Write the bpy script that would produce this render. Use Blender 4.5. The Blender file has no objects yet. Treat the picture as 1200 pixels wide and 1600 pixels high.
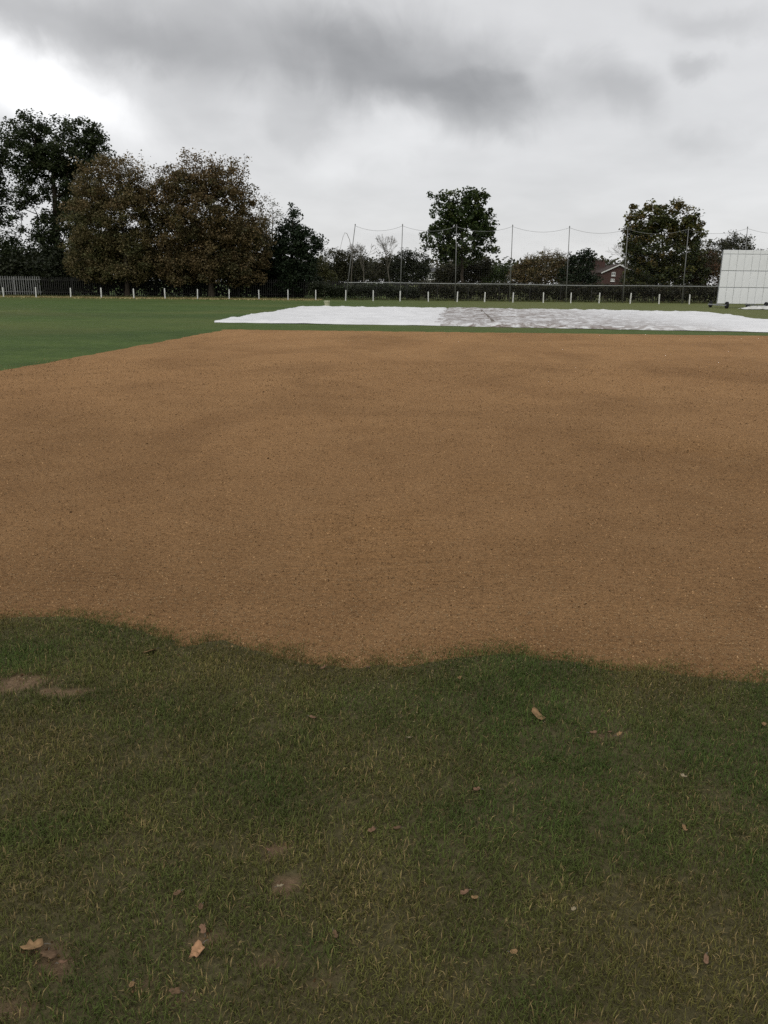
import bpy, math, random
import numpy as np
from mathutils import Matrix, Vector

# ------------------------------------------------------------------ camera
F_PX, CX, CY, HCAM = 1255.0, 600.0, 800.0, 1.6          # photograph is 1200 x 1600
PITCH = math.atan((CY - 441.5) / F_PX)
ROLL = 0.0105
scene = bpy.context.scene
col = scene.collection
_F = np.array([0, math.cos(PITCH), -math.sin(PITCH)])
_R0 = np.array([1.0, 0, 0])
_U0 = np.array([0, math.sin(PITCH), math.cos(PITCH)])
_R = _R0 * math.cos(ROLL) + _U0 * math.sin(ROLL)
_U = -_R0 * math.sin(ROLL) + _U0 * math.cos(ROLL)
cam_d = bpy.data.cameras.new('camera')
cam_d.sensor_fit = 'VERTICAL'; cam_d.sensor_height = 36.0; cam_d.sensor_width = 27.0
cam_d.lens = 36.0 * F_PX / 1600.0
cam_d.clip_start = 0.05; cam_d.clip_end = 5000
cam = bpy.data.objects.new('camera', cam_d)
m = Matrix.Identity(4)
for i in range(3):
    m[i][0] = _R[i]; m[i][1] = _U[i]; m[i][2] = -_F[i]
m[2][3] = HCAM
cam.matrix_world = m
col.objects.link(cam)
scene.camera = cam

def ray(x, y):
    return _F + _R * ((x - CX) / F_PX) + _U * ((CY - y) / F_PX)
def ground(x, y, z=0.0):                # where a pixel's ray meets the (flat) field
    d = ray(x, y); t = (z - HCAM) / d[2]
    return np.array([d[0] * t, d[1] * t, z])
def at(x, y, Y):                        # where a pixel's ray reaches depth Y
    d = ray(x, y); t = Y / d[1]
    return np.array([d[0] * t, Y, HCAM + d[2] * t])
def azel(x, y):
    d = ray(x, y); d = d / np.linalg.norm(d)
    return math.atan2(d[0], d[1]), math.asin(d[2])
def pxm(Y):                             # metres per photograph pixel near the horizon at depth Y
    return Y / F_PX * math.cos(PITCH) * 1.0 + Y * 0.0

# ------------------------------------------------------------------ colour management and render
scene.view_settings.view_transform = 'Standard'
scene.view_settings.look = 'None'
scene.view_settings.gamma = 1.0
scene.view_settings.use_curve_mapping = False
scene.view_settings.exposure = 0.3
scene.render.engine = 'CYCLES'
scene.cycles.max_bounces = 6
scene.cycles.transparent_max_bounces = 8
scene.cycles.use_denoising = False

# ------------------------------------------------------------------ world: overcast sky with broken grey cloud
SUN_EL, SUN_AZ = math.radians(42), math.radians(-150)    # sun behind cloud, behind the camera to the left
world = bpy.data.worlds.new('World'); scene.world = world
world.use_nodes = True
NT = world.node_tree; NT.nodes.clear()
def wn(t, **kw):
    n = NT.nodes.new(t)
    for k, v in kw.items(): setattr(n, k, v)
    return n
def wl(a, b): NT.links.new(a, b)
def wm(op, a, b=None, c=None, clamp=False):
    n = wn('ShaderNodeMath', operation=op); n.use_clamp = clamp
    for i, v in enumerate((a, b, c)):
        if v is None: continue
        if isinstance(v, (int, float)): n.inputs[i].default_value = v
        else: wl(v, n.inputs[i])
    return n.outputs[0]
tc = wn('ShaderNodeTexCoord')
sx = wn('ShaderNodeSeparateXYZ'); wl(tc.outputs['Generated'], sx.inputs[0])
az = wm('ARCTAN2', sx.outputs[0], sx.outputs[1])
el = wm('ARCSINE', sx.outputs[2])
# cloud deck coordinates (a flat layer overhead)
den = wm('ADD', wm('MAXIMUM', sx.outputs[2], 0.0), 0.22)
cp = wn('ShaderNodeCombineXYZ')
wl(wm('DIVIDE', sx.outputs[0], den), cp.inputs[0]); wl(wm('DIVIDE', sx.outputs[1], den), cp.inputs[1])
def noise(vec, scale, detail, rough=0.55, dist=0.0, dims='3D'):
    n = wn('ShaderNodeTexNoise', noise_dimensions=dims)
    n.inputs['Scale'].default_value = scale; n.inputs['Detail'].default_value = detail
    n.inputs['Roughness'].default_value = rough; n.inputs['Distortion'].default_value = dist
    wl(vec, n.inputs['Vector']); return n
n_big = noise(cp.outputs[0], 1.1, 5, 0.5, 0.3)
n_fine = noise(cp.outputs[0], 3.2, 5, 0.5, 0.2)
w1 = noise(tc.outputs['Generated'], 4.0, 4, 0.55, 0.5)
w2 = noise(tc.outputs['Generated'], 14.0, 5, 0.6, 0.5)
s1 = wn('ShaderNodeSeparateXYZ'); wl(w1.outputs['Color'], s1.inputs[0])
s2 = wn('ShaderNodeSeparateXYZ'); wl(w2.outputs['Color'], s2.inputs[0])
waz = wm('ADD', az, wm('ADD', wm('MULTIPLY', wm('SUBTRACT', s1.outputs[0], 0.5), 0.22), wm('MULTIPLY', wm('SUBTRACT', s2.outputs[0], 0.5), 0.07)))
wel = wm('ADD', el, wm('ADD', wm('MULTIPLY', wm('SUBTRACT', s1.outputs[1], 0.5), 0.10), wm('MULTIPLY', wm('SUBTRACT', s2.outputs[1], 0.5), 0.045)))
base = wm('ADD', 0.595, wm('ADD', wm('MULTIPLY', wm('SUBTRACT', n_big.outputs[0], 0.5), 0.22), wm('MULTIPLY', wm('SUBTRACT', n_fine.outputs[0], 0.5), 0.15)))
# individual clouds: (pixel x, pixel y, radius x, radius y, tilt degrees, darkening, inner edge 0..1)
CLOUDS = [
    (60, 15, 300, 50, -6, -0.16, 0.15),
    (430, 60, 330, 80, -10, -0.175, 0.3),
    (660, 105, 215, 95, -14, -0.15, 0.45),
    (735, 178, 145, 58, -8, -0.12, 0.35),
    (330, 165, 80, 55, -15, -0.09, 0.10),
    (470, 190, 60, 40, 0, -0.09, 0.20),
    (950, 145, 95, 50, -15, -0.15, 0.15),
    (1100, 88, 66, 19, 0, -0.13, 0.25),
    (1130, 205, 90, 26, 0, -0.07, 0.10),
    (1150, 8, 120, 25, 0, -0.10, 0.10),
    (60, 130, 170, 70, -20, 0.30, 0.25),
    (560, 235, 120, 45, 0, 0.07, 0.10),
    (920, 40, 160, 60, 0, 0.03, 0.10),
]
S = 1.0 / F_PX
acc = base
for (x, y, rx, ry, tilt, amp, inner) in CLOUDS:
    a0, e0 = azel(x, y)
    ca, sa = math.cos(math.radians(tilt)), math.sin(math.radians(tilt))
    da = wm('SUBTRACT', waz, a0); de = wm('SUBTRACT', wel, e0)
    u = wm('DIVIDE', wm('ADD', wm('MULTIPLY', da, ca), wm('MULTIPLY', de, sa)), rx * S)
    v = wm('DIVIDE', wm('SUBTRACT', wm('MULTIPLY', de, ca), wm('MULTIPLY', da, sa)), ry * S)
    r = wm('SQRT', wm('ADD', wm('MULTIPLY', u, u), wm('MULTIPLY', v, v)))
    mr = wn('ShaderNodeMapRange', interpolation_type='SMOOTHSTEP')
    wl(r, mr.inputs[0]); mr.inputs[1].default_value = 1.15; mr.inputs[2].default_value = inner
    mr.inputs[3].default_value = 0.0; mr.inputs[4].default_value = amp
    acc = wm('ADD', acc, mr.outputs[0])
bright = wm('MINIMUM', wm('MAXIMUM', acc, 0.10), 0.98)
ramp = wn('ShaderNodeValToRGB')
ramp.color_ramp.elements[0].position = 0.10; ramp.color_ramp.elements[0].color = (0.12, 0.12, 0.123, 1)
ramp.color_ramp.elements[1].position = 0.98; ramp.color_ramp.elements[1].color = (0.98, 0.98, 0.985, 1)
wl(bright, ramp.inputs[0])
bg_c = wn('ShaderNodeBackground'); wl(ramp.outputs[0], bg_c.inputs[0]); bg_c.inputs[1].default_value = 1.0
sky = wn('ShaderNodeTexSky', sky_type='NISHITA'); sky.sun_disc = False
sky.sun_elevation = SUN_EL; sky.sun_rotation = SUN_AZ
bg_s = wn('ShaderNodeBackground'); wl(sky.outputs[0], bg_s.inputs[0]); bg_s.inputs[1].default_value = 0.08
mix = wn('ShaderNodeMixShader'); mix.inputs[0].default_value = 0.93
wl(bg_s.outputs[0], mix.inputs[1]); wl(bg_c.outputs[0], mix.inputs[2])
wo = wn('ShaderNodeOutputWorld'); wl(mix.outputs[0], wo.inputs[0])

sun_d = bpy.data.lights.new('sun', 'SUN'); sun_d.energy = 0.8; sun_d.angle = math.radians(40)
sun_d.color = (1.0, 0.97, 0.93)
sun = bpy.data.objects.new('sun', sun_d)
sd = Vector((math.sin(SUN_AZ) * math.cos(SUN_EL), math.cos(SUN_AZ) * math.cos(SUN_EL), math.sin(SUN_EL)))
sun.rotation_euler = sd.to_track_quat('Z', 'Y').to_euler()
col.objects.link(sun)

# ------------------------------------------------------------------ helpers
rng = np.random.default_rng(7)
random.seed(7)

def link(o, parent=None):
    col.objects.link(o)
    if parent is not None: o.parent = parent
    return o
def tag(o, label=None, cat=None, group=None, kind=None):
    if label: o['label'] = label
    if cat: o['category'] = cat
    if group: o['group'] = group
    if kind: o['kind'] = kind
    return o
def empty(name, loc, label=None, cat=None, group=None, rz=0.0):
    o = bpy.data.objects.new(name, None)
    o.empty_display_size = 0.3
    o.location = loc; o.rotation_euler = (0, 0, rz)
    link(o); return tag(o, label, cat, group)
def mesh_np(name, V, T, mat=None, C=None, smooth=False):
    """one mesh from numpy vertices and equal-sized faces; C = per-vertex linear colour"""
    V = np.asarray(V, dtype=np.float32); T = np.asarray(T, dtype=np.int32)
    k = T.shape[1]
    me = bpy.data.meshes.new(name)
    me.vertices.add(len(V)); me.vertices.foreach_set('co', V.ravel())
    me.loops.add(T.size); me.loops.foreach_set('vertex_index', T.ravel())
    me.polygons.add(len(T))
    me.polygons.foreach_set('loop_start', np.arange(0, T.size, k, dtype=np.int32))
    me.polygons.foreach_set('use_smooth', np.full(len(T), smooth, dtype=bool))
    if C is not None:
        a = me.color_attributes.new('col', 'FLOAT_COLOR', 'POINT')
        C = np.asarray(C, dtype=np.float32)
        if C.shape[1] == 3: C = np.hstack([C, np.ones((len(C), 1), np.float32)])
        a.data.foreach_set('color', C.ravel())
    me.update(calc_edges=True); me.validate()
    if mat: me.materials.append(mat)
    return me
def obj_np(name, V, T, mat, parent=None, C=None, smooth=False):
    return link(bpy.data.objects.new(name, mesh_np(name, V, T, mat, C, smooth)), parent)

class MB:
    """collects simple solids into one mesh"""
    def __init__(s): s.v = []; s.f = []
    def add(s, vs, fs):
        b = len(s.v); s.v += [tuple(float(c) for c in p) for p in vs]
        s.f += [tuple(b + i for i in f) for f in fs]; return s
    def box(s, x0, x1, y0, y1, z0, z1):
        return s.add([(x0,y0,z0),(x1,y0,z0),(x1,y1,z0),(x0,y1,z0),(x0,y0,z1),(x1,y0,z1),(x1,y1,z1),(x0,y1,z1)],
                     [(0,3,2,1),(4,5,6,7),(0,1,5,4),(1,2,6,5),(2,3,7,6),(3,0,4,7)])
    def tube(s, pts, rad, n=8, caps=True):
        pts = [Vector(p) for p in pts]
        rad = [rad] * len(pts) if isinstance(rad, (int, float)) else rad
        rings = []
        for i, p in enumerate(pts):
            d = (pts[min(i+1, len(pts)-1)] - pts[max(i-1, 0)])
            d = d.normalized() if d.length > 1e-9 else Vector((0, 0, 1))
            a = d.cross(Vector((0, 0, 1)) if abs(d.z) < 0.9 else Vector((1, 0, 0))).normalized()
            b = d.cross(a).normalized()
            rings.append([p + (a * math.cos(2*math.pi*k/n) + b * math.sin(2*math.pi*k/n)) * rad[i] for k in range(n)])
        vs = [q for r in rings for q in r]; fs = []
        for i in range(len(pts)-1):
            for k in range(n):
                k2 = (k+1) % n
                fs.append((i*n+k, i*n+k2, (i+1)*n+k2, (i+1)*n+k))
        if caps:
            fs.append(tuple(range(n-1, -1, -1))); fs.append(tuple((len(pts)-1)*n+k for k in range(n)))
        return s.add(vs, fs)
    def prism(s, poly, y0, y1):           # polygon in x,z pushed from y0 to y1
        n = len(poly)
        vs = [(x, y0, z) for x, z in poly] + [(x, y1, z) for x, z in poly]
        return s.add(vs, [tuple(range(n)), tuple(range(2*n-1, n-1, -1))] + [(i, i+n, (i+1) % n + n, (i+1) % n) for i in range(n)])
    def mesh(s, name, mat, smooth=False):
        me = bpy.data.meshes.new(name); me.from_pydata(s.v, [], s.f); me.update()
        if mat: me.materials.append(mat)
        if smooth:
            for p in me.polygons: p.use_smooth = True
        return me
    def build(s, name, mat, parent=None, smooth=False, loc=None):
        o = bpy.data.objects.new(name, s.mesh(name, mat, smooth))
        if loc is not None: o.location = loc
        return link(o, parent)

def _hash(ix, iy, seed):
    h = (ix * 374761393 + iy * 668265263 + seed * 974711) & 0xffffffff
    h = ((h ^ (h >> 13)) * 1274126177) & 0xffffffff
    return ((h ^ (h >> 16)) & 0xffff) / 65535.0
def vnoise(x, y, seed=0, octaves=3):
    x = np.asarray(x, dtype=np.float64); y = np.asarray(y, dtype=np.float64)
    tot = np.zeros(np.broadcast(x, y).shape); amp = 1.0; norm = 0
    for o in range(octaves):
        xi = np.floor(x).astype(np.int64); yi = np.floor(y).astype(np.int64)
        fx = x - xi; fy = y - yi
        fx = fx*fx*(3-2*fx); fy = fy*fy*(3-2*fy)
        a = _hash(xi, yi, seed+o); b = _hash(xi+1, yi, seed+o); c = _hash(xi, yi+1, seed+o); d = _hash(xi+1, yi+1, seed+o)
        tot = tot + amp * ((a*(1-fx)+b*fx)*(1-fy) + (c*(1-fx)+d*fx)*fy)
        norm += amp; amp *= 0.5; x = x*2.03+17.1; y = y*2.03+5.7
    return tot / norm
def sstep(a, b, x):
    t = np.clip((x - a) / (b - a), 0, 1); return t*t*(3-2*t)

# ------------------------------------------------------------------ materials
def mat_new(name):
    mt = bpy.data.materials.new(name); mt.use_nodes = True
    nt = mt.node_tree; p = nt.nodes['Principled BSDF']
    return mt, nt, p
def nd(nt, t, **kw):
    n = nt.nodes.new(t)
    for k, v in kw.items(): setattr(n, k, v)
    return n
def tex(nt, vec, scale, detail=4, rough=0.55, dist=0.0):
    n = nd(nt, 'ShaderNodeTexNoise'); n.inputs['Scale'].default_value = scale
    n.inputs['Detail'].default_value = detail; n.inputs['Roughness'].default_value = rough
    n.inputs['Distortion'].default_value = dist
    nt.links.new(vec, n.inputs['Vector']); return n.outputs[0]
def rampc(nt, fac, stops):
    r = nd(nt, 'ShaderNodeValToRGB'); cr = r.color_ramp
    while len(cr.elements) < len(stops): cr.elements.new(0.5)
    for e, (p, c) in zip(cr.elements, stops): e.position = p; e.color = (*c, 1)
    nt.links.new(fac, r.inputs[0]); return r.outputs[0]
def mixc(nt, fac, a, b, blend='MIX'):
    n = nd(nt, 'ShaderNodeMix', data_type='RGBA', blend_type=blend)
    for s, v in ((n.inputs[0], fac), (n.inputs[6], a), (n.inputs[7], b)):
        if isinstance(v, (int, float)): s.default_value = v
        elif isinstance(v, tuple): s.default_value = (*v, 1)
        else: nt.links.new(v, s)
    return n.outputs[2]
def bump(nt, p, h, strength, dist):
    b = nd(nt, 'ShaderNodeBump'); b.inputs['Strength'].default_value = strength; b.inputs['Distance'].default_value = dist
    nt.links.new(h, b.inputs['Height']); nt.links.new(b.outputs[0], p.inputs['Normal']); return b
def obco(nt): return nd(nt, 'ShaderNodeTexCoord').outputs['Object']
def mapv(nt, vec, scale=(1,1,1), rot=(0,0,0)):
    n = nd(nt, 'ShaderNodeMapping'); n.inputs['Scale'].default_value = scale; n.inputs['Rotation'].default_value = rot
    nt.links.new(vec, n.inputs[0]); return n.outputs[0]
def mathn(nt, op, a, b=None, clamp=False):
    n = nd(nt, 'ShaderNodeMath', operation=op); n.use_clamp = clamp
    for i, v in enumerate((a, b)):
        if v is None: continue
        if isinstance(v, (int, float)): n.inputs[i].default_value = v
        else: nt.links.new(v, n.inputs[i])
    return n.outputs[0]

def simple(name, c1, c2, scale, rough=0.7, spec=0.3, metallic=0.0, bumpd=0.0, stretch=(1,1,1)):
    mt, nt, p = mat_new(name); v = mapv(nt, obco(nt), stretch)
    n = tex(nt, v, scale, 5)
    nt.links.new(rampc(nt, n, [(0.3, c1), (0.7, c2)]), p.inputs['Base Color'])
    p.inputs['Roughness'].default_value = rough; p.inputs['Specular IOR Level'].default_value = spec
    p.inputs['Metallic'].default_value = metallic
    if bumpd: bump(nt, p, n, 0.6, bumpd)
    return mt

def leaf_mat(name, trans=0.25, rough=0.55, spec=0.3):
    mt, nt, p = mat_new(name)
    a = nd(nt, 'ShaderNodeAttribute', attribute_name='col')
    nt.links.new(a.outputs['Color'], p.inputs['Base Color'])
    p.inputs['Roughness'].default_value = rough; p.inputs['Specular IOR Level'].default_value = spec
    t = nd(nt, 'ShaderNodeBsdfTranslucent'); nt.links.new(a.outputs['Color'], t.inputs[0])
    mx = nd(nt, 'ShaderNodeMixShader'); mx.inputs[0].default_value = trans
    nt.links.new(p.outputs[0], mx.inputs[1]); nt.links.new(t.outputs[0], mx.inputs[2])
    nt.links.new(mx.outputs[0], nt.nodes['Material Output'].inputs[0])
    return mt
M_LEAF = leaf_mat('foliage')
M_BLADE = leaf_mat('grass_blade', 0.2, 0.6, 0.10)
M_CRUMB = leaf_mat('soil_crumb', 0.0, 0.9, 0.1)
M_BARK = simple('bark', (0.03, 0.025, 0.018), (0.075, 0.06, 0.045), 6, 0.9, 0.1, 0, 0.02, (1, 1, 0.3))
M_BARK_PALE = simple('bark_pale', (0.10, 0.09, 0.07), (0.20, 0.18, 0.15), 6, 0.9, 0.1, 0, 0.01, (1, 1, 0.3))
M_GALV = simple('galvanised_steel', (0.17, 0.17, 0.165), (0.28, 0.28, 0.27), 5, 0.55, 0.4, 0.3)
M_GALV_SHADE_DARK = simple('shade_dark_steel', (0.014, 0.013, 0.011), (0.036, 0.034, 0.030), 5, 0.6, 0.4, 0.2)  # dark steel: canopy shade on the palisade is put into this colour
M_RAIL = simple('rail_steel', (0.24, 0.25, 0.24), (0.36, 0.37, 0.35), 4, 0.5, 0.4, 0.3)
M_POLE = simple('netting_pole_steel', (0.13, 0.13, 0.125), (0.22, 0.22, 0.21), 4, 0.5, 0.4, 0.3)
M_CORD = simple('net_cord', (0.22, 0.22, 0.22), (0.32, 0.32, 0.32), 8, 0.8, 0.1)
M_WPOST = simple('white_post_paint', (0.58, 0.58, 0.54), (0.80, 0.80, 0.77), 9, 0.6, 0.3, 0, 0, (1, 1, 0.4))
M_SCREEN = simple('screen_white', (0.76, 0.77, 0.77), (0.86, 0.87, 0.87), 1.3, 0.5, 0.4, 0, 0, (1, 1, 0.5))
M_SCREEN_FRAME = simple('screen_frame', (0.30, 0.31, 0.32), (0.42, 0.43, 0.44), 3, 0.5, 0.4, 0.2)
M_RUBBER = simple('rubber', (0.012, 0.012, 0.012), (0.03, 0.03, 0.03), 12, 0.8, 0.2)
M_BUCKET = simple('bucket_plastic', (0.70, 0.68, 0.48), (0.80, 0.78, 0.58), 8, 0.45, 0.4)
M_WIRE = simple('galvanised_wire', (0.10, 0.10, 0.095), (0.18, 0.18, 0.17), 5, 0.5, 0.4, 0.4)
M_TIMBER = simple('weathered_timber', (0.05, 0.045, 0.04), (0.11, 0.10, 0.085), 6, 0.9, 0.1, 0, 0.004, (4, 4, 0.4))

# patches of the near lawn as the photo shows them: (pixel x, pixel y, radius m x, radius m y, kind, strength)
PATCH = [(30, 1068, .16, .10, 'bare', 1.0), (100, 1082, .14, .05, 'bare', 1.0), (228, 1085, .10, .10, 'straw', .9),
         (210, 1110, .16, .10, 'straw', .6), (430, 1385, .05, .05, 'bare', 1.0), (425, 1335, .05, .04, 'bare', .7),
         (70, 1498, .07, .05, 'bare', .9), (318, 1468, .06, .05, 'bare', .9), (270, 1553, .07, .03, 'bare', .6),
         (206, 1543, .04, .03, 'bare', .6), (415, 1490, .07, .04, 'bare', .6), (510, 1520, .08, .03, 'bare', .7),
         (10, 1575, .08, .04, 'bare', .6), (950, 1150, .12, .04, 'bare', .7), (480, 1125, .07, .04, 'bare', .5),
         (925, 1598, .06, .03, 'bare', .7), (840, 1495, .07, .04, 'straw', .8), (1010, 1400, .16, .07, 'straw', .8),
         (890, 1415, .10, .06, 'straw', .7), (1180, 1305, .14, .08, 'straw', .9), (690, 1540, .10, .06, 'straw', .7),
         (60, 1180, .30, .22, 'straw', .6), (620, 1200, .45, .25, 'straw', .45), (250, 1330, .25, .10, 'straw', .6),
         (110, 1400, .30, .15, 'straw', .5), (330, 1560, .30, .12, 'straw', .5), (560, 1420, .22, .18, 'straw', .5),
         (1120, 1450, .25, .20, 'straw', .55), (1080, 1250, .2, .15, 'straw', .6), (230, 1180, .2, .2, 'straw', .35),
         (300, 1130, .30, .20, 'green', .8), (330, 1230, .35, .15, 'green', .6), (60, 1300, .22, .10, 'green', .7),
         (760, 1110, .40, .25, 'green', .7), (880, 1290, .35, .18, 'green', .9), (760, 1290, .25, .12, 'green', .7),
         (920, 1340, .25, .12, 'green', .7), (500, 1470, .09, .05, 'green', .9), (860, 1560, .16, .08, 'green', .7),
         (690, 1340, .2, .1, 'green', .5), (120, 1030, .5, .15, 'green', .6), (870, 1040, .3, .08, 'green', .7)]
PATCH = [(ground(a, b)[0], ground(a, b)[1], rx, ry, k, s) for (a, b, rx, ry, k, s) in PATCH]
def patch(x, y, kind):
    w = np.zeros(np.shape(x))
    wx = x + 0.12 * (vnoise(x*7, y*7, 51) - .5); wy = y + 0.12 * (vnoise(x*7, y*7, 52) - .5)
    for (px, py, rx, ry, k, s) in PATCH:
        if k == kind:
            w = np.maximum(w, s * np.exp(-(((wx-px)/rx)**2 + ((wy-py)/ry)**2)))
    return w

# ------------------------------------------------------------------ ground
mt, nt, p = mat_new('turf')
co = obco(nt)
big = tex(nt, co, 0.09, 4, 0.5, 0.4); mid = tex(nt, co, 1.1, 5, 0.6); fine = tex(nt, co, 38, 4, 0.7)
bands = tex(nt, mapv(nt, co, (0.02, 0.22, 1)), 1.0, 3, 0.5, 0.2)
c = rampc(nt, mid, [(0.25, (0.048, 0.080, 0.018)), (0.55, (0.068, 0.108, 0.026)), (0.8, (0.098, 0.128, 0.036))])
c = mixc(nt, rampc(nt, big, [(0.48, (0, 0, 0)), (0.72, (.8, .8, .8))]), c, (0.115, 0.125, 0.040))
c = mixc(nt, 0.75, c, rampc(nt, bands, [(0.3, (0.74, 0.78, 0.74)), (0.7, (1.2, 1.17, 1.12))]), 'MULTIPLY')
c = mixc(nt, 0.6, c, rampc(nt, tex(nt, co, 7, 5, 0.7), [(0.3, (0.55, 0.58, 0.5)), (0.7, (1.4, 1.38, 1.4))]), 'MULTIPLY')
c = mixc(nt, 0.55, c, rampc(nt, fine, [(0.3, (0.45, 0.45, 0.42)), (0.7, (1.5, 1.5, 1.4))]), 'MULTIPLY')
sepg = nd(nt, 'ShaderNodeSeparateXYZ'); nt.links.new(co, sepg.inputs[0])
wx_ = nd(nt, 'ShaderNodeMapRange', interpolation_type='SMOOTHSTEP'); nt.links.new(sepg.outputs[0], wx_.inputs[0]); wx_.inputs[1].default_value = -8; wx_.inputs[2].default_value = 14
wy_ = nd(nt, 'ShaderNodeMapRange', interpolation_type='SMOOTHSTEP'); nt.links.new(sepg.outputs[1], wy_.inputs[0]); wy_.inputs[1].default_value = 22; wy_.inputs[2].default_value = 45
worn = mathn(nt, 'MULTIPLY', mathn(nt, 'MULTIPLY', wx_.outputs[0], wy_.outputs[0]), rampc(nt, mid, [(.2, (.55, .55, .55)), (.8, (1, 1, 1))]))
c = mixc(nt, worn, c, (0.135, 0.142, 0.050))
# worn thatch close to the edge of the dressed square: an attribute painted as real wear
at_ = nd(nt, 'ShaderNodeAttribute', attribute_name='col')
sp = nd(nt, 'ShaderNodeSeparateColor'); nt.links.new(at_.outputs['Color'], sp.inputs[0])
thatch = rampc(nt, tex(nt, co, 55, 4, 0.7), [(0.3, (0.050, 0.045, 0.020)), (0.7, (0.115, 0.098, 0.046))])
c = mixc(nt, sp.outputs[0], c, thatch)
c = mixc(nt, sp.outputs[1], c, rampc(nt, tex(nt, co, 40, 4, 0.7), [(0.3, (0.10, 0.065, 0.035)), (0.7, (0.20, 0.135, 0.08))]))
nt.links.new(c, p.inputs['Base Color']); p.inputs['Roughness'].default_value = 0.9; p.inputs['Specular IOR Level'].default_value = 0.15
bump(nt, p, mathn(nt, 'ADD', fine, mathn(nt, 'MULTIPLY', mid, 2.0)), 0.8, 0.02)
M_TURF = mt
def axis(segs):
    out = [segs[0][0]]
    for a, b, st in segs:
        n = max(1, int(round((b - a) / st))); out += list(np.linspace(a, b, n+1)[1:])
    return np.array(out)
gx = axis([(-900, -100, 200), (-100, -12, 11), (-12, -3.4, 0.8), (-3.4, 3.4, 0.035), (3.4, 12, 0.8), (12, 100, 11), (100, 900, 200)])
gy = axis([(-300, -20, 70), (-20, 0.6, 2), (0.6, 4.6, 0.035), (4.6, 12, 0.5), (12, 100, 4), (100, 1500, 200)])
GX, GY = np.meshgrid(gx, gy)
near = sstep(9, 4.5, np.abs(GX)) * sstep(-4, 0.0, GY) * sstep(4.7, 4.4, GY)
bare = patch(GX, GY, 'bare') * near
bare = sstep(0.35, 0.65, bare + 0.2*(vnoise(GX*25, GY*25, 9)-.5))
GZ = (sstep(3.6, 3.0, np.abs(GX)) * near) * (0.012 * (vnoise(GX*3, GY*3, 3) - .5)) - 0.004*bare
V = np.stack([GX, GY, GZ], -1).reshape(-1, 3)
ny, nx = GX.shape
ii = np.arange(ny*nx).reshape(ny, nx)
Q = np.stack([ii[:-1, :-1], ii[:-1, 1:], ii[1:, 1:], ii[1:, :-1]], -1).reshape(-1, 4)
Cg = np.stack([near.ravel(), bare.ravel(), np.zeros(near.size)], -1)
g = obj_np('ground', V, Q, M_TURF, None, Cg, True); tag(g, kind='structure')
def gz(x, y): return sstep(3.6, 3.0, np.abs(x)) * 0.012 * (vnoise(x*3, y*3, 3) - .5)

# ------------------------------------------------------------------ dressed soil square
EDGE_PX = [(-900, 975), (-300, 968), (0, 968), (60, 966), (110, 969), (200, 975), (240, 985), (300, 993), (370, 994), (400, 1006), (440, 1016),
           (520, 1026), (600, 1029), (690, 1022), (760, 1012), (830, 1014), (900, 1022), (980, 1036), (1080, 1046), (1200, 1052), (1500, 1056), (2200, 1062)]
E = np.array([ground(a, b)[:2] for a, b in EDGE_PX]); E = E[np.argsort(E[:, 0])]
def near_edge(x): return np.interp(x, E[:, 0], E[:, 1])
L0, L1 = ground(0, 581), ground(350, 516)
FA, FB = ground(350, 515), ground(1200, 525)
def left_edge(y): return L0[0] + (y - L0[1]) * (L1[0]-L0[0]) / (L1[1]-L0[1])
def far_edge(x): return FA[1] + (x - FA[0]) * (FB[1]-FA[1]) / (FB[0]-FA[0])
def soil_depth(x, y):                    # signed distance-like value, + inside
    wob = 0.30 * (vnoise(x*3.4, y*3.4, 21, 4) - .5)
    d = np.minimum(y - near_edge(x) + wob, (x - left_edge(y)) + 1.2*wob)
    d = np.minimum(d, 0.6*(far_edge(x) - y) + 1.0*wob)
    return np.minimum(d, 24 - x)
mt, nt, p = mat_new('topdressing_soil')
co = obco(nt)
big = tex(nt, co, 0.22, 4, 0.5, 0.5); mid = tex(nt, co, 2.2, 5, 0.6, 0.4)
grain = tex(nt, co, 46, 6, 0.8); grain2 = tex(nt, mapv(nt, co, (1, 1.0, 1)), 160, 3, 0.7)
c = rampc(nt, mid, [(0.25, (0.35, 0.198, 0.086)), (0.55, (0.425, 0.246, 0.110)), (0.8, (0.47, 0.285, 0.136))])
c = mixc(nt, mathn(nt, 'MULTIPLY', big, 0.8), c, (0.43, 0.232, 0.100))
c = mixc(nt, 0.65, c, rampc(nt, grain, [(0.30, (0.25, 0.23, 0.21)), (0.48, (1, 1, 1)), (0.70, (1.6, 1.62, 1.65))]), 'MULTIPLY')
damp = tex(nt, mapv(nt, co, (1, .7, 1)), 0.34, 4, 0.6, 0.8)
c = mixc(nt, 1.0, c, rampc(nt, damp, [(0.34, (0.80, 0.785, 0.77)), (0.54, (1, 1, 1)), (0.7, (1.08, 1.08, 1.08))]), 'MULTIPLY')
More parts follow.
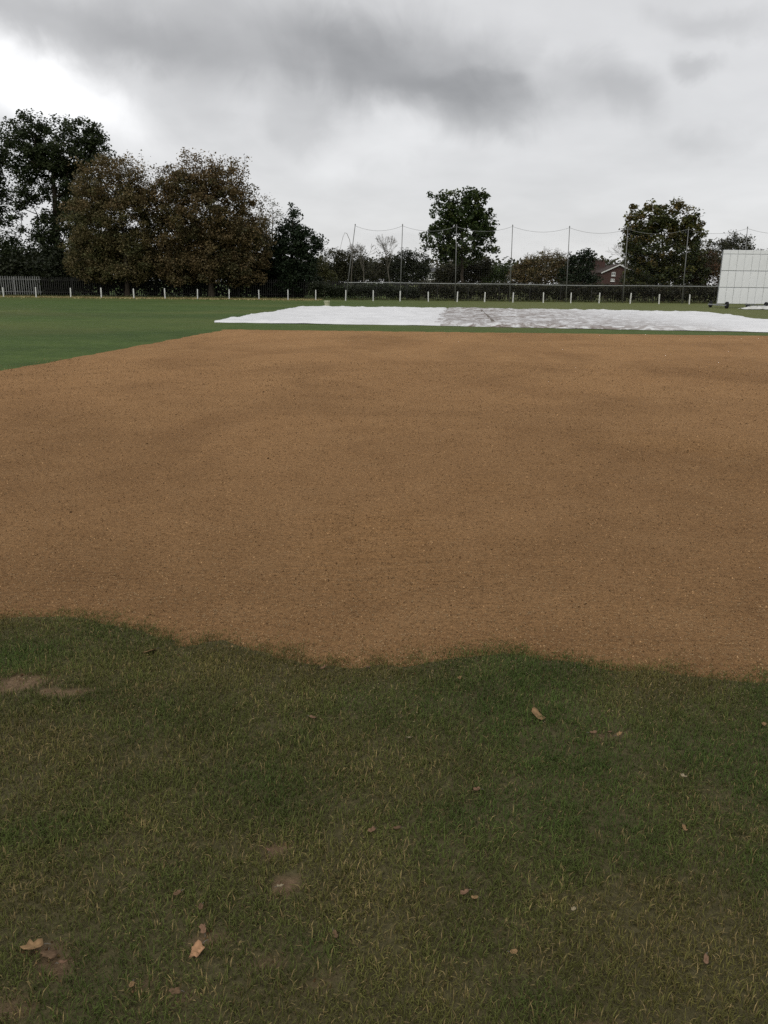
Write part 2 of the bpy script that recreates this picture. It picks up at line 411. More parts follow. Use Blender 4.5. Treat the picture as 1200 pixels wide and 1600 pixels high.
# drag-mat ridges: fine curved parallel lines with wandering centre
wv = nd(nt, 'ShaderNodeTexWave', wave_type='BANDS', bands_direction='Y'); wv.inputs['Scale'].default_value = 6.5
wv.inputs['Distortion'].default_value = 9.0; wv.inputs['Detail'].default_value = 1.5; wv.inputs['Detail Scale'].default_value = 0.16
nt.links.new(mapv(nt, co, (0.35, 1, 1)), wv.inputs['Vector'])
wr = nd(nt, 'ShaderNodeTexWave', wave_type='RINGS', rings_direction='Z'); wr.inputs['Scale'].default_value = 4.0
wr.inputs['Distortion'].default_value = 2.0; wr.inputs['Detail Scale'].default_value = 0.4
mp = nd(nt, 'ShaderNodeMapping'); mp.inputs['Location'].default_value = (-2.2, -9.3, 0); mp.inputs['Scale'].default_value = (1, 0.8, 1)
nt.links.new(co, mp.inputs[0]); nt.links.new(mp.outputs[0], wr.inputs['Vector'])
ridg = mixc(nt, mathn(nt, 'GREATER_THAN', tex(nt, co, 0.5, 2), 0.53), wv.outputs[1], wr.outputs[1])
hsum = mathn(nt, 'ADD', mathn(nt, 'MULTIPLY', grain, 1.3), mathn(nt, 'ADD', mathn(nt, 'MULTIPLY', ridg, 0.30), mathn(nt, 'MULTIPLY', grain2, 0.6)))
nt.links.new(c, p.inputs['Base Color']); p.inputs['Roughness'].default_value = 0.95; p.inputs['Specular IOR Level'].default_value = 0.1
bump(nt, p, hsum, 1.0, 0.03)
M_SOIL = mt
def soil_h(x, y, d=None):
    d = soil_depth(x, y) if d is None else d
    H = 0.014 * sstep(-0.10, 0.14, d) - 0.012 * sstep(0.04, -0.25, d)
    H = H + sstep(0.0, 0.3, d) * 0.012 * (vnoise(x*1.3, y*1.3, 31) - .5) + 0.008 * (vnoise(x*9, y*9, 33) - .5)
    # drag-mat ridges: curved parallel furrows that come and go
    ph = 2*math.pi*(y + 0.10*np.sin(x*1.1) + 0.35*vnoise(x*.5, y*.35, 36, 2))/0.085
    m1 = sstep(0.42, 0.62, vnoise(x*.55, y*.4, 37, 2)) * sstep(11, 6, y)
    cx_, cy_ = 3.4, 7.4
    rr = np.hypot(x - cx_ + .25*vnoise(x, y, 38, 2), (y - cy_)*.9)
    m2 = np.exp(-((x-2.7)/1.1)**2 - ((y-8.0)/0.8)**2)
    cx2 = 4.4
    m3 = np.exp(-((x-3.9)/0.8)**2 - ((y-7.2)/0.7)**2)
    rr3 = np.hypot(x - cx2 - .6, (y - 6.6)*.9)
    H = H + sstep(0.05, 0.3, d) * (0.007*m1*(1-np.maximum(m2, m3))*np.sin(ph) + 0.012*m2*np.sin(2*math.pi*rr/.115) + 0.012*m3*np.sin(2*math.pi*rr3/.115))
    return H
syy = axis([(2.6, 9.4, 0.024), (9.4, 31.5, 0.3)])
sxx = axis([(-8.5, -4.6, 0.2), (-4.6, 2.0, 0.08), (2.0, 4.8, 0.038), (4.8, 24, 0.4)])
GX, GY = np.meshgrid(sxx, syy)
d = soil_depth(GX, GY)
H = soil_h(GX, GY, d)
V = np.stack([GX, GY, H + 0.0], -1).reshape(-1, 3)
ny, nx = GX.shape; ii = np.arange(ny*nx).reshape(ny, nx)
Q = np.stack([ii[:-1, :-1], ii[:-1, 1:], ii[1:, 1:], ii[1:, :-1]], -1).reshape(-1, 4)
keep = (d.ravel()[Q].max(1) > -0.30)
Q = Q[keep]; used = np.unique(Q); remap = -np.ones(len(V), int); remap[used] = np.arange(len(used))
soil = obj_np('soil_bed', V[used], remap[Q], M_SOIL, None, None, True); tag(soil, kind='structure')

# crumbs and grass seed lying on the soil
def scatter_xy(n, y0, y1, hw):           # even over the ground inside the camera's fan, widened
    y = np.exp(rng.uniform(math.log(y0), math.log(y1), n)) if y1 < 20 else np.sqrt(rng.uniform(y0**2, y1**2, n))
    x = rng.uniform(-1, 1, n) * (0.48 * y + 1.1)
    return x, y
def soil_z(x, y):
    return np.maximum(soil_h(x, y), gz(x, y)) + 0.001
def crumbs(n, y0, y1, s0, s1, spill):
    x, y = scatter_xy(n, y0, y1, True)
    d = soil_depth(x, y)
    k = rng.random(n) < np.where(d > 0, 1.0, np.exp(np.minimum(d, 0)/spill))
    x, y = x[k], y[k]; n = len(x)
    s = s0 + (s1 - s0) * rng.random(n)**3
    if s1 < .02: s = s * (0.55 + 0.45*y/3.6)
    z = soil_z(x, y) + s * 0.05
    a = rng.uniform(0, 6.28, n)
    V = np.zeros((n, 5, 3))
    for i in range(4):
        ang = a + i*math.pi/2 + rng.uniform(-.4, .4, n); rr = s * rng.uniform(.6, 1.1, n)
        V[:, i, 0] = x + np.cos(ang)*rr; V[:, i, 1] = y + np.sin(ang)*rr; V[:, i, 2] = z - s*0.4
    V[:, 4, 0] = x + rng.uniform(-.4, .4, n)*s; V[:, 4, 1] = y + rng.uniform(-.4, .4, n)*s; V[:, 4, 2] = z + s * rng.uniform(.5, 1.0, n) * (1.0 if s1 < .02 else .45)
    b = (np.arange(n)*5)[:, None]
    T = np.concatenate([b + np.array([i, (i+1) % 4, 4]) for i in range(4)], 0)
    t = (rng.random(n)**1.6)[:, None]
    C = np.array([0.105, 0.058, 0.026])*(1-t) + np.array([0.46, 0.285, 0.14])*t
    C *= rng.uniform(.5, 1.25, n)[:, None]
    return V.reshape(-1, 3), T, np.repeat(C, 5, 0)
Vs, Ts, Cs, off = [], [], [], 0
for args in ((112000, 2.9, 17, 0.0018, 0.0072, 0.20), (900, 5, 28.5, 0.010, 0.030, 0.02)):
    v, t, c_ = crumbs(*args); Vs.append(v); Ts.append(t + off); Cs.append(c_ * (0.38 if args[0] == 900 else 1)); off += len(v)
o = obj_np('soil_crumbs', np.concatenate(Vs), np.concatenate(Ts), M_CRUMB, soil, np.concatenate(Cs)); tag(o, kind='stuff')
v, T0, C0 = crumbs(9000, 1.2, 3.6, 0.002, 0.008, 1e9)
pc = patch(v[4::5, 0], v[4::5, 1], 'bare'); kk = np.where(pc > .3)[0]
b = (np.arange(len(kk))*5)[:, None]
o = obj_np('earth_crumbs', v.reshape(-1, 5, 3)[kk].reshape(-1, 3), np.concatenate([b + np.array([i, (i+1) % 4, 4]) for i in range(4)]), M_CRUMB, g, C0.reshape(-1, 5, 3)[kk].reshape(-1, 3)*.75); tag(o, kind='stuff')
# seed: slim pale grains
n = 42000
x, y = scatter_xy(n, 2.7, 9, True); d = soil_depth(x, y)
k = rng.random(n) < np.where(d > 0, 0.35 + 0.65*np.exp(-d/1.2), np.exp(np.minimum(d, 0)/0.38)); x, y = x[k], y[k]; n = len(x)
a = rng.uniform(0, 3.14, n); L = rng.uniform(.0024, .0050, n); W = L*0.33; z = soil_z(x, y) + 0.0045
ca, sa = np.cos(a), np.sin(a)
V = np.zeros((n, 5, 3))
for i, (u, w, h) in enumerate(((-1, 0, 0), (0, -1, 0), (1, 0, 0), (0, 1, 0), (0, 0, 1))):
    V[:, i, 0] = x + ca*L*u - sa*W*w; V[:, i, 1] = y + sa*L*u + ca*W*w; V[:, i, 2] = z + h*W*0.8
b = (np.arange(n)*5)[:, None]
T = np.concatenate([b + np.array([i, (i+1) % 4, 4]) for i in range(4)], 0)
C = np.repeat(np.array([0.40, 0.315, 0.185])*rng.uniform(.5, 1.25, (n, 1)), 5, 0)
o = obj_np('grass_seed', V.reshape(-1, 3), T, M_CRUMB, soil, C); tag(o, kind='stuff')

# ------------------------------------------------------------------ near lawn: mown blades
def blades(x, y, tile=False):
    n = len(x)
    if tile:
        pb = np.zeros(n); dens = np.ones(n)
    else:
        d = soil_depth(x, y) + 0.26*(vnoise(x*11, y*11, 61, 3) - .5)
        pb = patch(x, y, 'bare')
        dens = sstep(0.22, -0.14, d) * (1 - 0.93*sstep(0.35, 0.7, pb + 0.2*(vnoise(x*25, y*25, 9)-.5)))
    dens = dens * (0.25 + 1.05*vnoise(x*9, y*9, 63))
    k = rng.random(n) < dens; x, y, pb = x[k], y[k], pb[k]; n = len(x)
    ps, pg = (np.zeros(n), np.zeros(n)) if tile else (patch(x, y, 'straw'), patch(x, y, 'green'))
    tone = 0.35 + .3*vnoise(x*3, y*3, 71, 2) if tile else vnoise(x*1.6, y*1.6, 71, 3)
    tuft = vnoise(x*14, y*14, 73, 2)
    Lb = rng.uniform(.012, .034, n) * (0.75 + 0.5*tuft) * (1 + 0.25*pg)
    Wb = rng.uniform(.0014, .0028, n)
    a = rng.uniform(0, 6.283, n) + 1.5*(vnoise(x*5, y*5, 75) - .5)
    lean = rng.uniform(.45, 1.45, n)
    z0 = np.zeros(n) if tile else gz(x, y)
    dx, dy = np.cos(a), np.sin(a)
    V = np.zeros((n, 5, 3))
    sl, cl = np.sin(lean*0.55), np.cos(lean*0.55)
    mx_, my_, mz_ = x + dx*Lb*.5*sl, y + dy*Lb*.5*sl, z0 + Lb*.5*cl
    sl2, cl2 = np.sin(np.minimum(lean*1.25, 1.75)), np.cos(np.minimum(lean*1.25, 1.6))
    V[:, 0] = np.stack([x - dy*Wb*.5, y + dx*Wb*.5, z0 - .003], -1); V[:, 1] = np.stack([x + dy*Wb*.5, y - dx*Wb*.5, z0 - .003], -1)
    V[:, 2] = np.stack([mx_ - dy*Wb*.5, my_ + dx*Wb*.5, mz_], -1); V[:, 3] = np.stack([mx_ + dy*Wb*.5, my_ - dx*Wb*.5, mz_], -1)
    V[:, 4] = np.stack([mx_ + dx*Lb*.5*sl2, my_ + dy*Lb*.5*sl2, mz_ + Lb*.5*cl2], -1)
    b = (np.arange(n)*5)[:, None]
    T = np.concatenate([b + np.array(q) for q in ((0, 1, 3), (0, 3, 2), (2, 3, 4))], 0)
    green = np.array([0.076, 0.110, 0.026]); olive = np.array([0.132, 0.120, 0.036]); straw = np.array([0.29, 0.22, 0.095])
    wg = np.clip(0.42 + 2.2*(tone - .5) + 0.6*pg - 0.5*ps, 0, 1)[:, None]
    C = green*wg + olive*(1-wg)
    wst = (rng.random(n) < 0.05 + 0.10*(1-wg[:, 0]) + 0.25*ps + 0.25*pb)[:, None]
    C = np.where(wst, straw*rng.uniform(.55, 1.1, (n, 1)), C)
    C = C * (rng.uniform(.55, 1.35, (n, 1)) * (0.72 + 0.56*vnoise(x*4.5, y*4.5, 77, 3))[:, None])
    return V.reshape(-1, 3), T, np.repeat(C, 5, 0)
DN = 31500                                # blades sown per square metre
n = int(DN*4.2*3.35); n2 = int(DN*.8*5.0*1.4)
x = np.concatenate([rng.uniform(-2.1, 2.1, n), np.sign(rng.uniform(-1, 1, n2))*rng.uniform(2.1, 4.6, n2)])
y = np.concatenate([rng.uniform(.95, 4.3, n), rng.uniform(2.9, 4.3, n2)])
k = soil_depth(x, y) < .4
V, T, C = blades(x[k], y[k])
LAWN = 'short mown patchy grass blades in front of the bare soil'
lawn = obj_np('lawn_grass', V, T, M_BLADE, None, C); tag(lawn, LAWN, 'grass', None, 'stuff')
n = DN                                    # the same lawn carried on to both sides and behind: one-metre squares of turf
V, T, C = blades(rng.uniform(-.51, .51, n), rng.uniform(-.51, .51, n), True)
tile = mesh_np('lawn_grass', V, T, M_BLADE, C)
spots = [(sx_*(2.6 + i), .4 + j, 1.0) for sx_ in (-1, 1) for i in range(3) for j in range(3)] + [(-1.575 + 1.05*i, .43, 1.05) for i in range(4)]
for i, (x_, y_, sc_) in enumerate(spots):
    o = bpy.data.objects.new('turf_square', tile); o.location = (x_, y_, 0.0); o.rotation_euler = (0, 0, (i % 4)*math.pi/2); o.scale = (sc_, sc_, 1)
    link(o, lawn); tag(o, kind='stuff')

# ------------------------------------------------------------------ fallen leaves on the near grass
def dry_leaf(px, py, size, tint, label, lobed=False, curl=0.3, group=None, wide=.42):
    r = random.Random(int(px*7 + py))
    gp = ground(px, py); n = 15
    vs, C = [], []
    for ring, rr in enumerate((0.0, 0.55, 1.0)):
        for i in range(n if ring else 1):
            t = 2*math.pi*i/n
            rad = rr * size * (wide + (1-wide)*abs(math.cos(t))**1.4)
            if ring == 2: rad *= (1 + (0.22*math.cos(5*t) if lobed else 0.08*math.cos(7*t)) + r.uniform(-.22, .16))
            u, w = rad*math.cos(t), rad*math.sin(t)
            h = curl*size*(1.3*(w/size)**2 + 0.5*(u/size)**2) + r.uniform(-.05, .05)*size*rr
            vs.append((u, w, h)); k_ = r.uniform(.7, 1.2)*(0.8 if ring == 0 else 1); C.append([c*k_ for c in tint])
    fs = [(0, 1+i, 1+(i+1) % n) for i in range(n)]
    for i in range(n):
        i2 = (i+1) % n; fs += [(1+i, 1+n+i, 1+n+i2), (1+i, 1+n+i2, 1+i2)]
    # a thin body with an underside, and a stalk
    m_ = len(vs); vs += [(u, w, h-0.0012) for u, w, h in vs]; C += [[c*.8 for c in q] for q in C]
    fs += [(c2+m_, b2+m_, a2+m_) for a2, b2, c2 in fs]
    for i in range(n):
        a2, b2 = 1+n+i, 1+n+(i+1) % n; fs += [(a2, a2+m_, b2+m_), (a2, b2+m_, b2)]
    o = obj_np('fallen_leaf', vs, np.array(fs), M_CRUMB, None, C, True)
    o.location = (gp[0], gp[1], 0.012 + 0.1*size); o.rotation_euler = (r.uniform(-.45, .45), r.uniform(-.45, .45), r.uniform(0, 6.28))
    tag(o, label, 'leaf', group)
    st = MB().tube([(-size*0.9, 0, 0), (-size*1.3, size*.08, .002), (-size*1.6, size*.2, .0)], [.0011, .0009, .0007], 5)
    st.build('stalk', M_BARK_PALE, o)
    return o
TAN = (0.27, 0.17, 0.085); BRN = (0.15, 0.095, 0.055); PINK = (0.20, 0.12, 0.075); PALE = (0.34, 0.28, 0.18)
dry_leaf(838, 1122, .034, TAN, 'large tan curled leaf, alone on green grass near the soil edge', False, .35, None, .62)
dry_leaf(235, 1022, .030, TAN, 'tan leaf on the grass right beside the soil edge', False, .25, None, .6)
dry_leaf(78, 1498, .026, BRN, 'broad flat brown leaf beside a lobed tan leaf on bare earth', False, .1, None, .7)
dry_leaf(52, 1486, .026, TAN, 'lobed tan leaf beside a broad flat brown leaf on bare earth', True, .3, None, .6)
dry_leaf(308, 1491, .021, (0.42, 0.24, 0.13), 'orange brown lobed leaf below a worn earth patch', True, .3, None, .6)
SM = 'small reddish brown dry leaf lying on the mown grass'
for (a_, b_, s_, t_) in ((100, 1511, .013, PINK), (318, 1458, .014, PINK), (274, 1556, .013, BRN), (206, 1546, .011, TAN), (278, 1402, .012, BRN),
                     (314, 1424, .012, BRN), (726, 1401, .013, PINK), (741, 1409, .010, TAN), (580, 1303, .012, PINK), (620, 1300, .013, BRN),
                     (745, 1239, .014, PINK), (524, 1467, .012, BRN), (1068, 1300, .012, TAN), (1102, 1506, .012, PINK), (926, 1150, .015, PINK),
                     (952, 1149, .013, PINK), (967, 1152, .012, TAN), (488, 1126, .014, PINK), (718, 1064, .013, TAN), (640, 1158, .012, PALE),
                     (1192, 1137, .013, TAN), (1068, 1219, .013, PALE), (895, 1427, .008, PALE), (420, 1335, .011, PINK), (438, 1391, .010, PALE),
                     (802, 1494, .010, TAN), (505, 1048, .015, PINK), (575, 1047, .014, PINK)):
    dry_leaf(a_, b_, s_, t_, {TAN: 'small tan dry leaf lying on the mown grass', BRN: 'small dark brown dry leaf lying on the mown grass', PINK: SM, PALE: 'tiny pale straw-coloured leaf scrap on the mown grass'}[t_], False, .75, 'small fallen leaves on the near grass')

# ------------------------------------------------------------------ pitch covers
def cover_mat(name, dirt):
    mt, nt, p = mat_new(name); co = obco(nt)
    n1 = tex(nt, co, 0.55, 6, 0.65, 0.6); n2 = tex(nt, mapv(nt, co, (0.55, 0.75, 1), (0, 0, 0.12)), 2.6, 6, 0.72, 1.2); n3 = tex(nt, co, 0.16, 3)
    c = rampc(nt, n1, [(0.3, (0.66, 0.66, 0.66)), (0.6, (0.80, 0.80, 0.80))])
    if dirt:
        sep = nd(nt, 'ShaderNodeSeparateXYZ'); nt.links.new(co, sep.inputs[0])
        mr = nd(nt, 'ShaderNodeMapRange', interpolation_type='SMOOTHSTEP'); nt.links.new(sep.outputs[0], mr.inputs[0])
        mr.inputs[1].default_value = 15.5; mr.inputs[2].default_value = 7.0
        mask = mathn(nt, 'MULTIPLY', mr.outputs[0], rampc(nt, n2, [(0.41, (0.10, 0.10, 0.10)), (0.53, (1, 1, 1))]))
        mask = mathn(nt, 'MULTIPLY', mask, rampc(nt, n1, [(0.25, (0.35, 0.35, 0.35)), (0.55, (1, 1, 1))]))
        c = mixc(nt, mathn(nt, 'MULTIPLY', mask, 0.95), c, (0.15, 0.108, 0.082))
    else:
        c = mixc(nt, rampc(nt, n2, [(0.55, (0, 0, 0)), (0.75, (0.5, 0.5, 0.5))]), c, (0.50, 0.49, 0.48))
    nt.links.new(c, p.inputs['Base Color']); p.inputs['Roughness'].default_value = 0.42; p.inputs['Specular IOR Level'].default_value = 0.45
    bump(nt, p, n2, 0.6, 0.03)
    return mt
def cover(name, corners, label, mat, seed, lift, nu=90, nv=110):
    """corners: near-left, near-right, far-right, far-left ground points"""
    A, B, Cc, D = [np.array(c[:2]) for c in corners]
    u = np.linspace(0, 1, nu); v = np.linspace(0, 1, nv); U, W = np.meshgrid(u, v)
    P = (A*(1-U[..., None]) + B*U[..., None])*(1-W[..., None]) + (D*(1-U[..., None]) + Cc*U[..., None])*W[..., None]
    X, Y = P[..., 0], P[..., 1]
    edge = np.minimum(np.minimum(U, 1-U), np.minimum(W, 1-W))
    jit = (1 - sstep(0, 0.03, edge))
    Y = Y + jit*0.35*(vnoise(X*1.1, Y*0+seed, seed) - .5); X = X + jit*0.5*(vnoise(X*0+seed, Y*0.9, seed+3) - .5)
    ridge = 1 - np.abs(2*vnoise(X*0.9+Y*0.15, Y*0.30, seed+5, 3) - 1)
    fine = 1 - np.abs(2*vnoise(X*2.6, Y*1.5, seed+9, 3) - 1)
    Z = lift + 0.07*ridge**3 + 0.04*fine**2 + 0.03*vnoise(X*.4, Y*.4, seed+7)
    Z = Z * np.maximum(sstep(0, 0.02, edge), (U < .03)*.6*sstep(0, .02, np.minimum(W, 1-W))) + 0.012 + jit*0.06*np.maximum(vnoise(X*0.8, Y*0.8, seed+11) - .45, 0)
    n = nu*nv
    V = np.stack([X, Y, Z], -1).reshape(-1, 3)
    ii = np.arange(n).reshape(nv, nu)
    Q = np.stack([ii[:-1, :-1], ii[:-1, 1:], ii[1:, 1:], ii[1:, :-1]], -1).reshape(-1, 4)
    # underside and rim so the sheet has thickness
    V2 = V.copy(); V2[:, 2] = np.maximum(V2[:, 2] - 0.008, 0.006)
    rim = np.concatenate([ii[0, :], ii[1:, -1], ii[-1, -2::-1], ii[-2:0:-1, 0]])
    r2 = np.roll(rim, -1)
    Q = np.concatenate([Q, Q[:, ::-1] + n, np.stack([rim, rim+n, r2+n, r2], -1)])
    o = obj_np(name, np.concatenate([V, V2]), Q, mat, None, None, True)
    return tag(o, label, 'cover')
cA, cB = ground(330, 504), ground(697, 509.5)
cC, cD = ground(702, 484), ground(480, 480)
cE, cF = ground(1330, 522.5), ground(1112, 490.8)
M_COVER = cover_mat('white_cover', False); M_COVER_D = cover_mat('stained_cover', True)
cover('pitch_cover', (cA, cB, cC, cD), 'clean white ground cover sheet spread beside the bucket', M_COVER, 3, 0.02)
cover('pitch_cover', (cB - np.array([.35, 0, 0]), cE, cF, cC - np.array([.35, 0, 0])), 'mud-stained white ground cover sheet overlapping the clean one, towards the sight screen', M_COVER_D, 17, 0.055, 150, 110)
# dark rope lying over the stained cover
pts = [ground(a, b, 0.12) for a, b in ((752, 485), (757, 490), (763, 495), (771, 503))]
r_ = MB().tube(pts, 0.06, 8).build('rope', simple('rope', (0.10, 0.085, 0.07), (0.2, 0.17, 0.14), 10, .9), None)
tag(r_, 'dark rope laid across the stained white cover', 'rope')

# bucket at the far edge of the cover
bp = ground(511, 478.4)
bk = empty('bucket', (bp[0], bp[1], 0.0), 'cream plastic bucket standing at the far edge of the clean white cover', 'bucket')
bk.scale = (1.2, 1.2, 1.2)
mb = MB(); nn = 20
prof = [(0.0, 0.0), (.13, 0), (.135, .01), (.17, .27), (.178, .275), (.178, .295), (.165, .295), (.16, .27), (.125, .03), (0.0, .03)]
vs = [(r*math.cos(2*math.pi*k/nn), r*math.sin(2*math.pi*k/nn), z) for r, z in prof for k in range(nn)]
fs = [(i*nn+k, i*nn+(k+1) % nn, (i+1)*nn+(k+1) % nn, (i+1)*nn+k) for i in range(len(prof)-1) for k in range(nn)]
mb.add(vs, fs).build('body', M_BUCKET, bk, True)
MB().tube([(.18*math.cos(t), -.02-.10*math.sin(t), .27-.10*math.sin(t)) for t in np.linspace(0, math.pi, 13)], .004, 6).build('handle', M_GALV, bk, True)

# ------------------------------------------------------------------ white boundary posts
PX = [-92, -42, 8, 58, 109, 160, 209, 259, 309, 358, 404, 450, 493, 540, 583, 625, 669, 714, 757, 801, 848, 891, 937, 983, 1029, 1075]
pm = MB(); s_, h_ = 0.041, 0.86
pm.add([(-s_,-s_,-.05),(s_,-s_,-.05),(s_,s_,-.05),(-s_,s_,-.05),(-s_,-s_,h_),(s_,-s_,h_),(s_,s_,h_),(-s_,s_,h_),(-s_*.55,-s_*.55,h_+.03),(s_*.55,-s_*.55,h_+.03),(s_*.55,s_*.55,h_+.03),(-s_*.55,s_*.55,h_+.03)],
       [(0,3,2,1),(0,1,5,4),(1,2,6,5),(2,3,7,6),(3,0,4,7),(4,5,9,8),(5,6,10,9),(6,7,11,10),(7,4,8,11),(8,9,10,11)])
pmesh = pm.mesh('boundary_post', M_WPOST)
for i, x in enumerate(PX):
    q = at(x, 465 + 0.0105*x, 74.5)
    o = bpy.data.objects.new('boundary_post', pmesh); o.location = (q[0], 74.5 + random.uniform(-.3, .3), 0)
    o.rotation_euler = (random.uniform(-.03, .03), random.uniform(-.035, .035), random.uniform(-.3, .3)); o.scale = (1, 1, random.uniform(.95, 1.06))
    link(o); tag(o, 'short white wooden boundary post along the edge of the field', 'post', 'white boundary posts along the field edge')

# ------------------------------------------------------------------ ball-stop netting
NY = 76.3
POLES = [(540, 472, 555, 352), (625, 472.5, 629, 352), (711, 473, 713.5, 353), (796, 474, 801, 353), (884, 475, 890, 355), (973, 476, 981, 357), (1065, 477, 1076, 357), (1157, 478, 1168, 356), (1250, 479, 1264, 357)]
tops, bots = [], []
for i, (xb, yb, xt, yt) in enumerate(POLES):
    b_ = at(xb, yb, NY); b_[2] = 0; t_ = at(xt, yt, NY); tops.append(t_); bots.append(b_)
    e = empty('netting_pole', tuple(b_), 'slim steel netting pole at the end of the net, leaning noticeably' if i == 0 else 'slim steel pole holding up the tall net, upright', 'pole', 'tall poles of the ball-stop net')
    rel = t_ - b_
    MB().tube([(0, 0, -.2), tuple(rel*0.5), tuple(rel)], [.045, .038, .032], 8).build('shaft', M_POLE, e, True)
    MB().tube([tuple(rel), tuple(rel + np.array([0, 0, .06])), tuple(rel + np.array([0, 0, .12]))], [.05, .05, .02], 8).build('cap', M_POLE, e, True)
net = empty('ball_stop_net', tuple(bots[0]), 'tall fine-mesh net strung between slim poles with sagging top rope', 'net')
o0 = bots[0]
def net_pt(bay, s, t):                     # s along the bay, t up
    lo = bots[bay]*(1-s) + bots[bay+1]*s; hi = tops[bay]*(1-s) + tops[bay+1]*s
    hi = hi - np.array([0, 0, 0.42*4*s*(1-s) + .05]); lo = lo + np.array([0, 0, 0.9])
    q = lo*(1-t) + hi*t; q = q + np.array([0, 0.25*math.sin(math.pi*s)*math.sin(math.pi*t), 0]); return q - o0
V, T = [], []
def strip(pts, w, vert):
    b0 = len(V)
    for q in pts:
        dv = np.array([w/2, 0, 0]) if vert else np.array([0, 0, w/2])
        V.extend([q - dv, q + dv, q + np.array([0, w*.8, 0])])
    for i in range(len(pts)-1):
        a_ = b0 + 3*i
        for (p1, p2) in ((0, 1), (1, 2), (2, 0)): T.append((a_+p1, a_+p2, a_+3+p2, a_+3+p1))
rope = MB()
for bay in range(len(POLES)-1):
    for s in np.linspace(0, 1, 24)[:-1]: strip([net_pt(bay, s, t) for t in np.linspace(0, 1, 6)], .0010, True)
    for t in np.linspace(0, 1, 32)[:-1]: strip([net_pt(bay, s, t) for s in np.linspace(0, 1, 9)], .0010, False)
    rope.tube([tuple(net_pt(bay, s, 1.0)) for s in np.linspace(0, 1, 13)], .013, 6)
o = obj_np('netting', np.array(V), np.array(T), M_CORD, net); tag(o, kind='stuff')
rope.build('top_rope', M_CORD, net)

# ------------------------------------------------------------------ chain-link fence with pale top rail
CY_ = 78.5
cl0, cl1 = at(538, 442, CY_), at(1290, 450, CY_)
RH = 1.55
cf = empty('chain_link_fence', (cl0[0], CY_, 0), 'low chain-link fence with a pale grey top rail behind the boundary posts', 'fence')
Lf = cl1[0] - cl0[0]
MB().tube([(t*Lf, 0, RH + 0.025*math.sin(9*t) + .015*math.sin(23*t)) for t in np.linspace(0, 1, 40)], .035, 8).build('top_rail', M_RAIL, cf, True)
pmx = MB().tube([(0, 0, -.2), (0, 0, 1.50)], .03, 8).mesh('fence_post', M_GALV_SHADE_DARK)
k = 0.1
while k < Lf:
    o = bpy.data.objects.new('fence_post', pmx); o.location = (k, 0.06, 0); link(o, cf); k += 2.9
V, T = [], []
sp_ = 0.11
for i in range(int(Lf/sp_)):
    for sgn in (1, -1):
        x0 = i*sp_; x1 = x0 + sgn*1.45
        if x1 < 0 or x1 > Lf: continue
        b0 = len(V); w = .0011
        V += [(x0-w, .02, .04), (x0+w, .02, .04), (x1+w, .02, 1.5), (x1-w, .02, 1.5), (x0, .02+2*w, .04), (x1, .02+2*w, 1.5)]
        T += [(b0, b0+1, b0+2, b0+3), (b0+1, b0+4, b0+5, b0+2), (b0+4, b0, b0+3, b0+5)]
o = obj_np('wire_mesh', np.array(V), np.array(T), M_WIRE, cf); tag(o, kind='stuff')

# ------------------------------------------------------------------ steel palisade fences
def palisade(x0, x1, Y, H, label, mat, step):
    e = empty('palisade_fence', (x0, Y, 0), label, 'fence')
    w, dpt, t_ = .036, .03, .006
    prof = [(-w, 0), (-w*.35, -dpt), (w*.35, -dpt), (w, 0)]; inn = [(w-t_, .004), (w*.3, -dpt+t_), (-w*.3, -dpt+t_), (-w+t_, .004)]
    loop = prof + inn; n = len(loop); hs = [H, H-.05, H-.05, H, H, H-.05, H-.05, H]
    vs = [(a, b, .04) for a, b in loop] + [(a*(1.25 if abs(a) > w*.5 else 1), b, h-.02) for (a, b), h in zip(loop, hs)]
    fs = [(i, (i+1) % n, (i+1) % n + n, i+n) for i in range(n)] + [(n, n+1, n+6, n+7), (n+1, n+2, n+5, n+6), (n+2, n+3, n+4, n+5)]
    pm_ = MB().add(vs, fs).mesh('pale', mat)
    k = 0; L = x1 - x0; r = random.Random(int(Y*10))
    while k < L:
        o = bpy.data.objects.new('pale', pm_); o.location = (k, r.uniform(-.004, .004), r.uniform(-.015, .015)); o.rotation_euler = (0, r.uniform(-.012, .012), 0)
        link(o, e); k += step
    rm = MB().box(0, L, .008, .05, -.022, .022).mesh('rail', mat)
    for z in (0.35, H-.32):
        o = bpy.data.objects.new('rail', rm); o.location = (0, 0, z); link(o, e)
    ps_ = MB().box(-.05, .05, .053, .11, -.2, H-.12).mesh('fence_post', mat)
    k = 0.2
    while k < L:
        o = bpy.data.objects.new('fence_post', ps_); o.location = (k, 0, 0); link(o, e); k += 2.75
    return e
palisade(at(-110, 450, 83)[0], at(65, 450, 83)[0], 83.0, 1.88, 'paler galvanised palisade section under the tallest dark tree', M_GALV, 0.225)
palisade(at(67, 450, 83)[0], at(489, 450, 83)[0], 83.0, 1.84, 'steel palisade fence with tree shade put into its dark colour, below the brown trees', M_GALV_SHADE_DARK, 0.20)
palisade(at(491, 450, 83.4)[0], at(1290, 450, 83.4)[0], 83.4, 1.74, 'dark steel palisade fence behind the bramble hedge and chain-link', M_GALV_SHADE_DARK, 0.225)

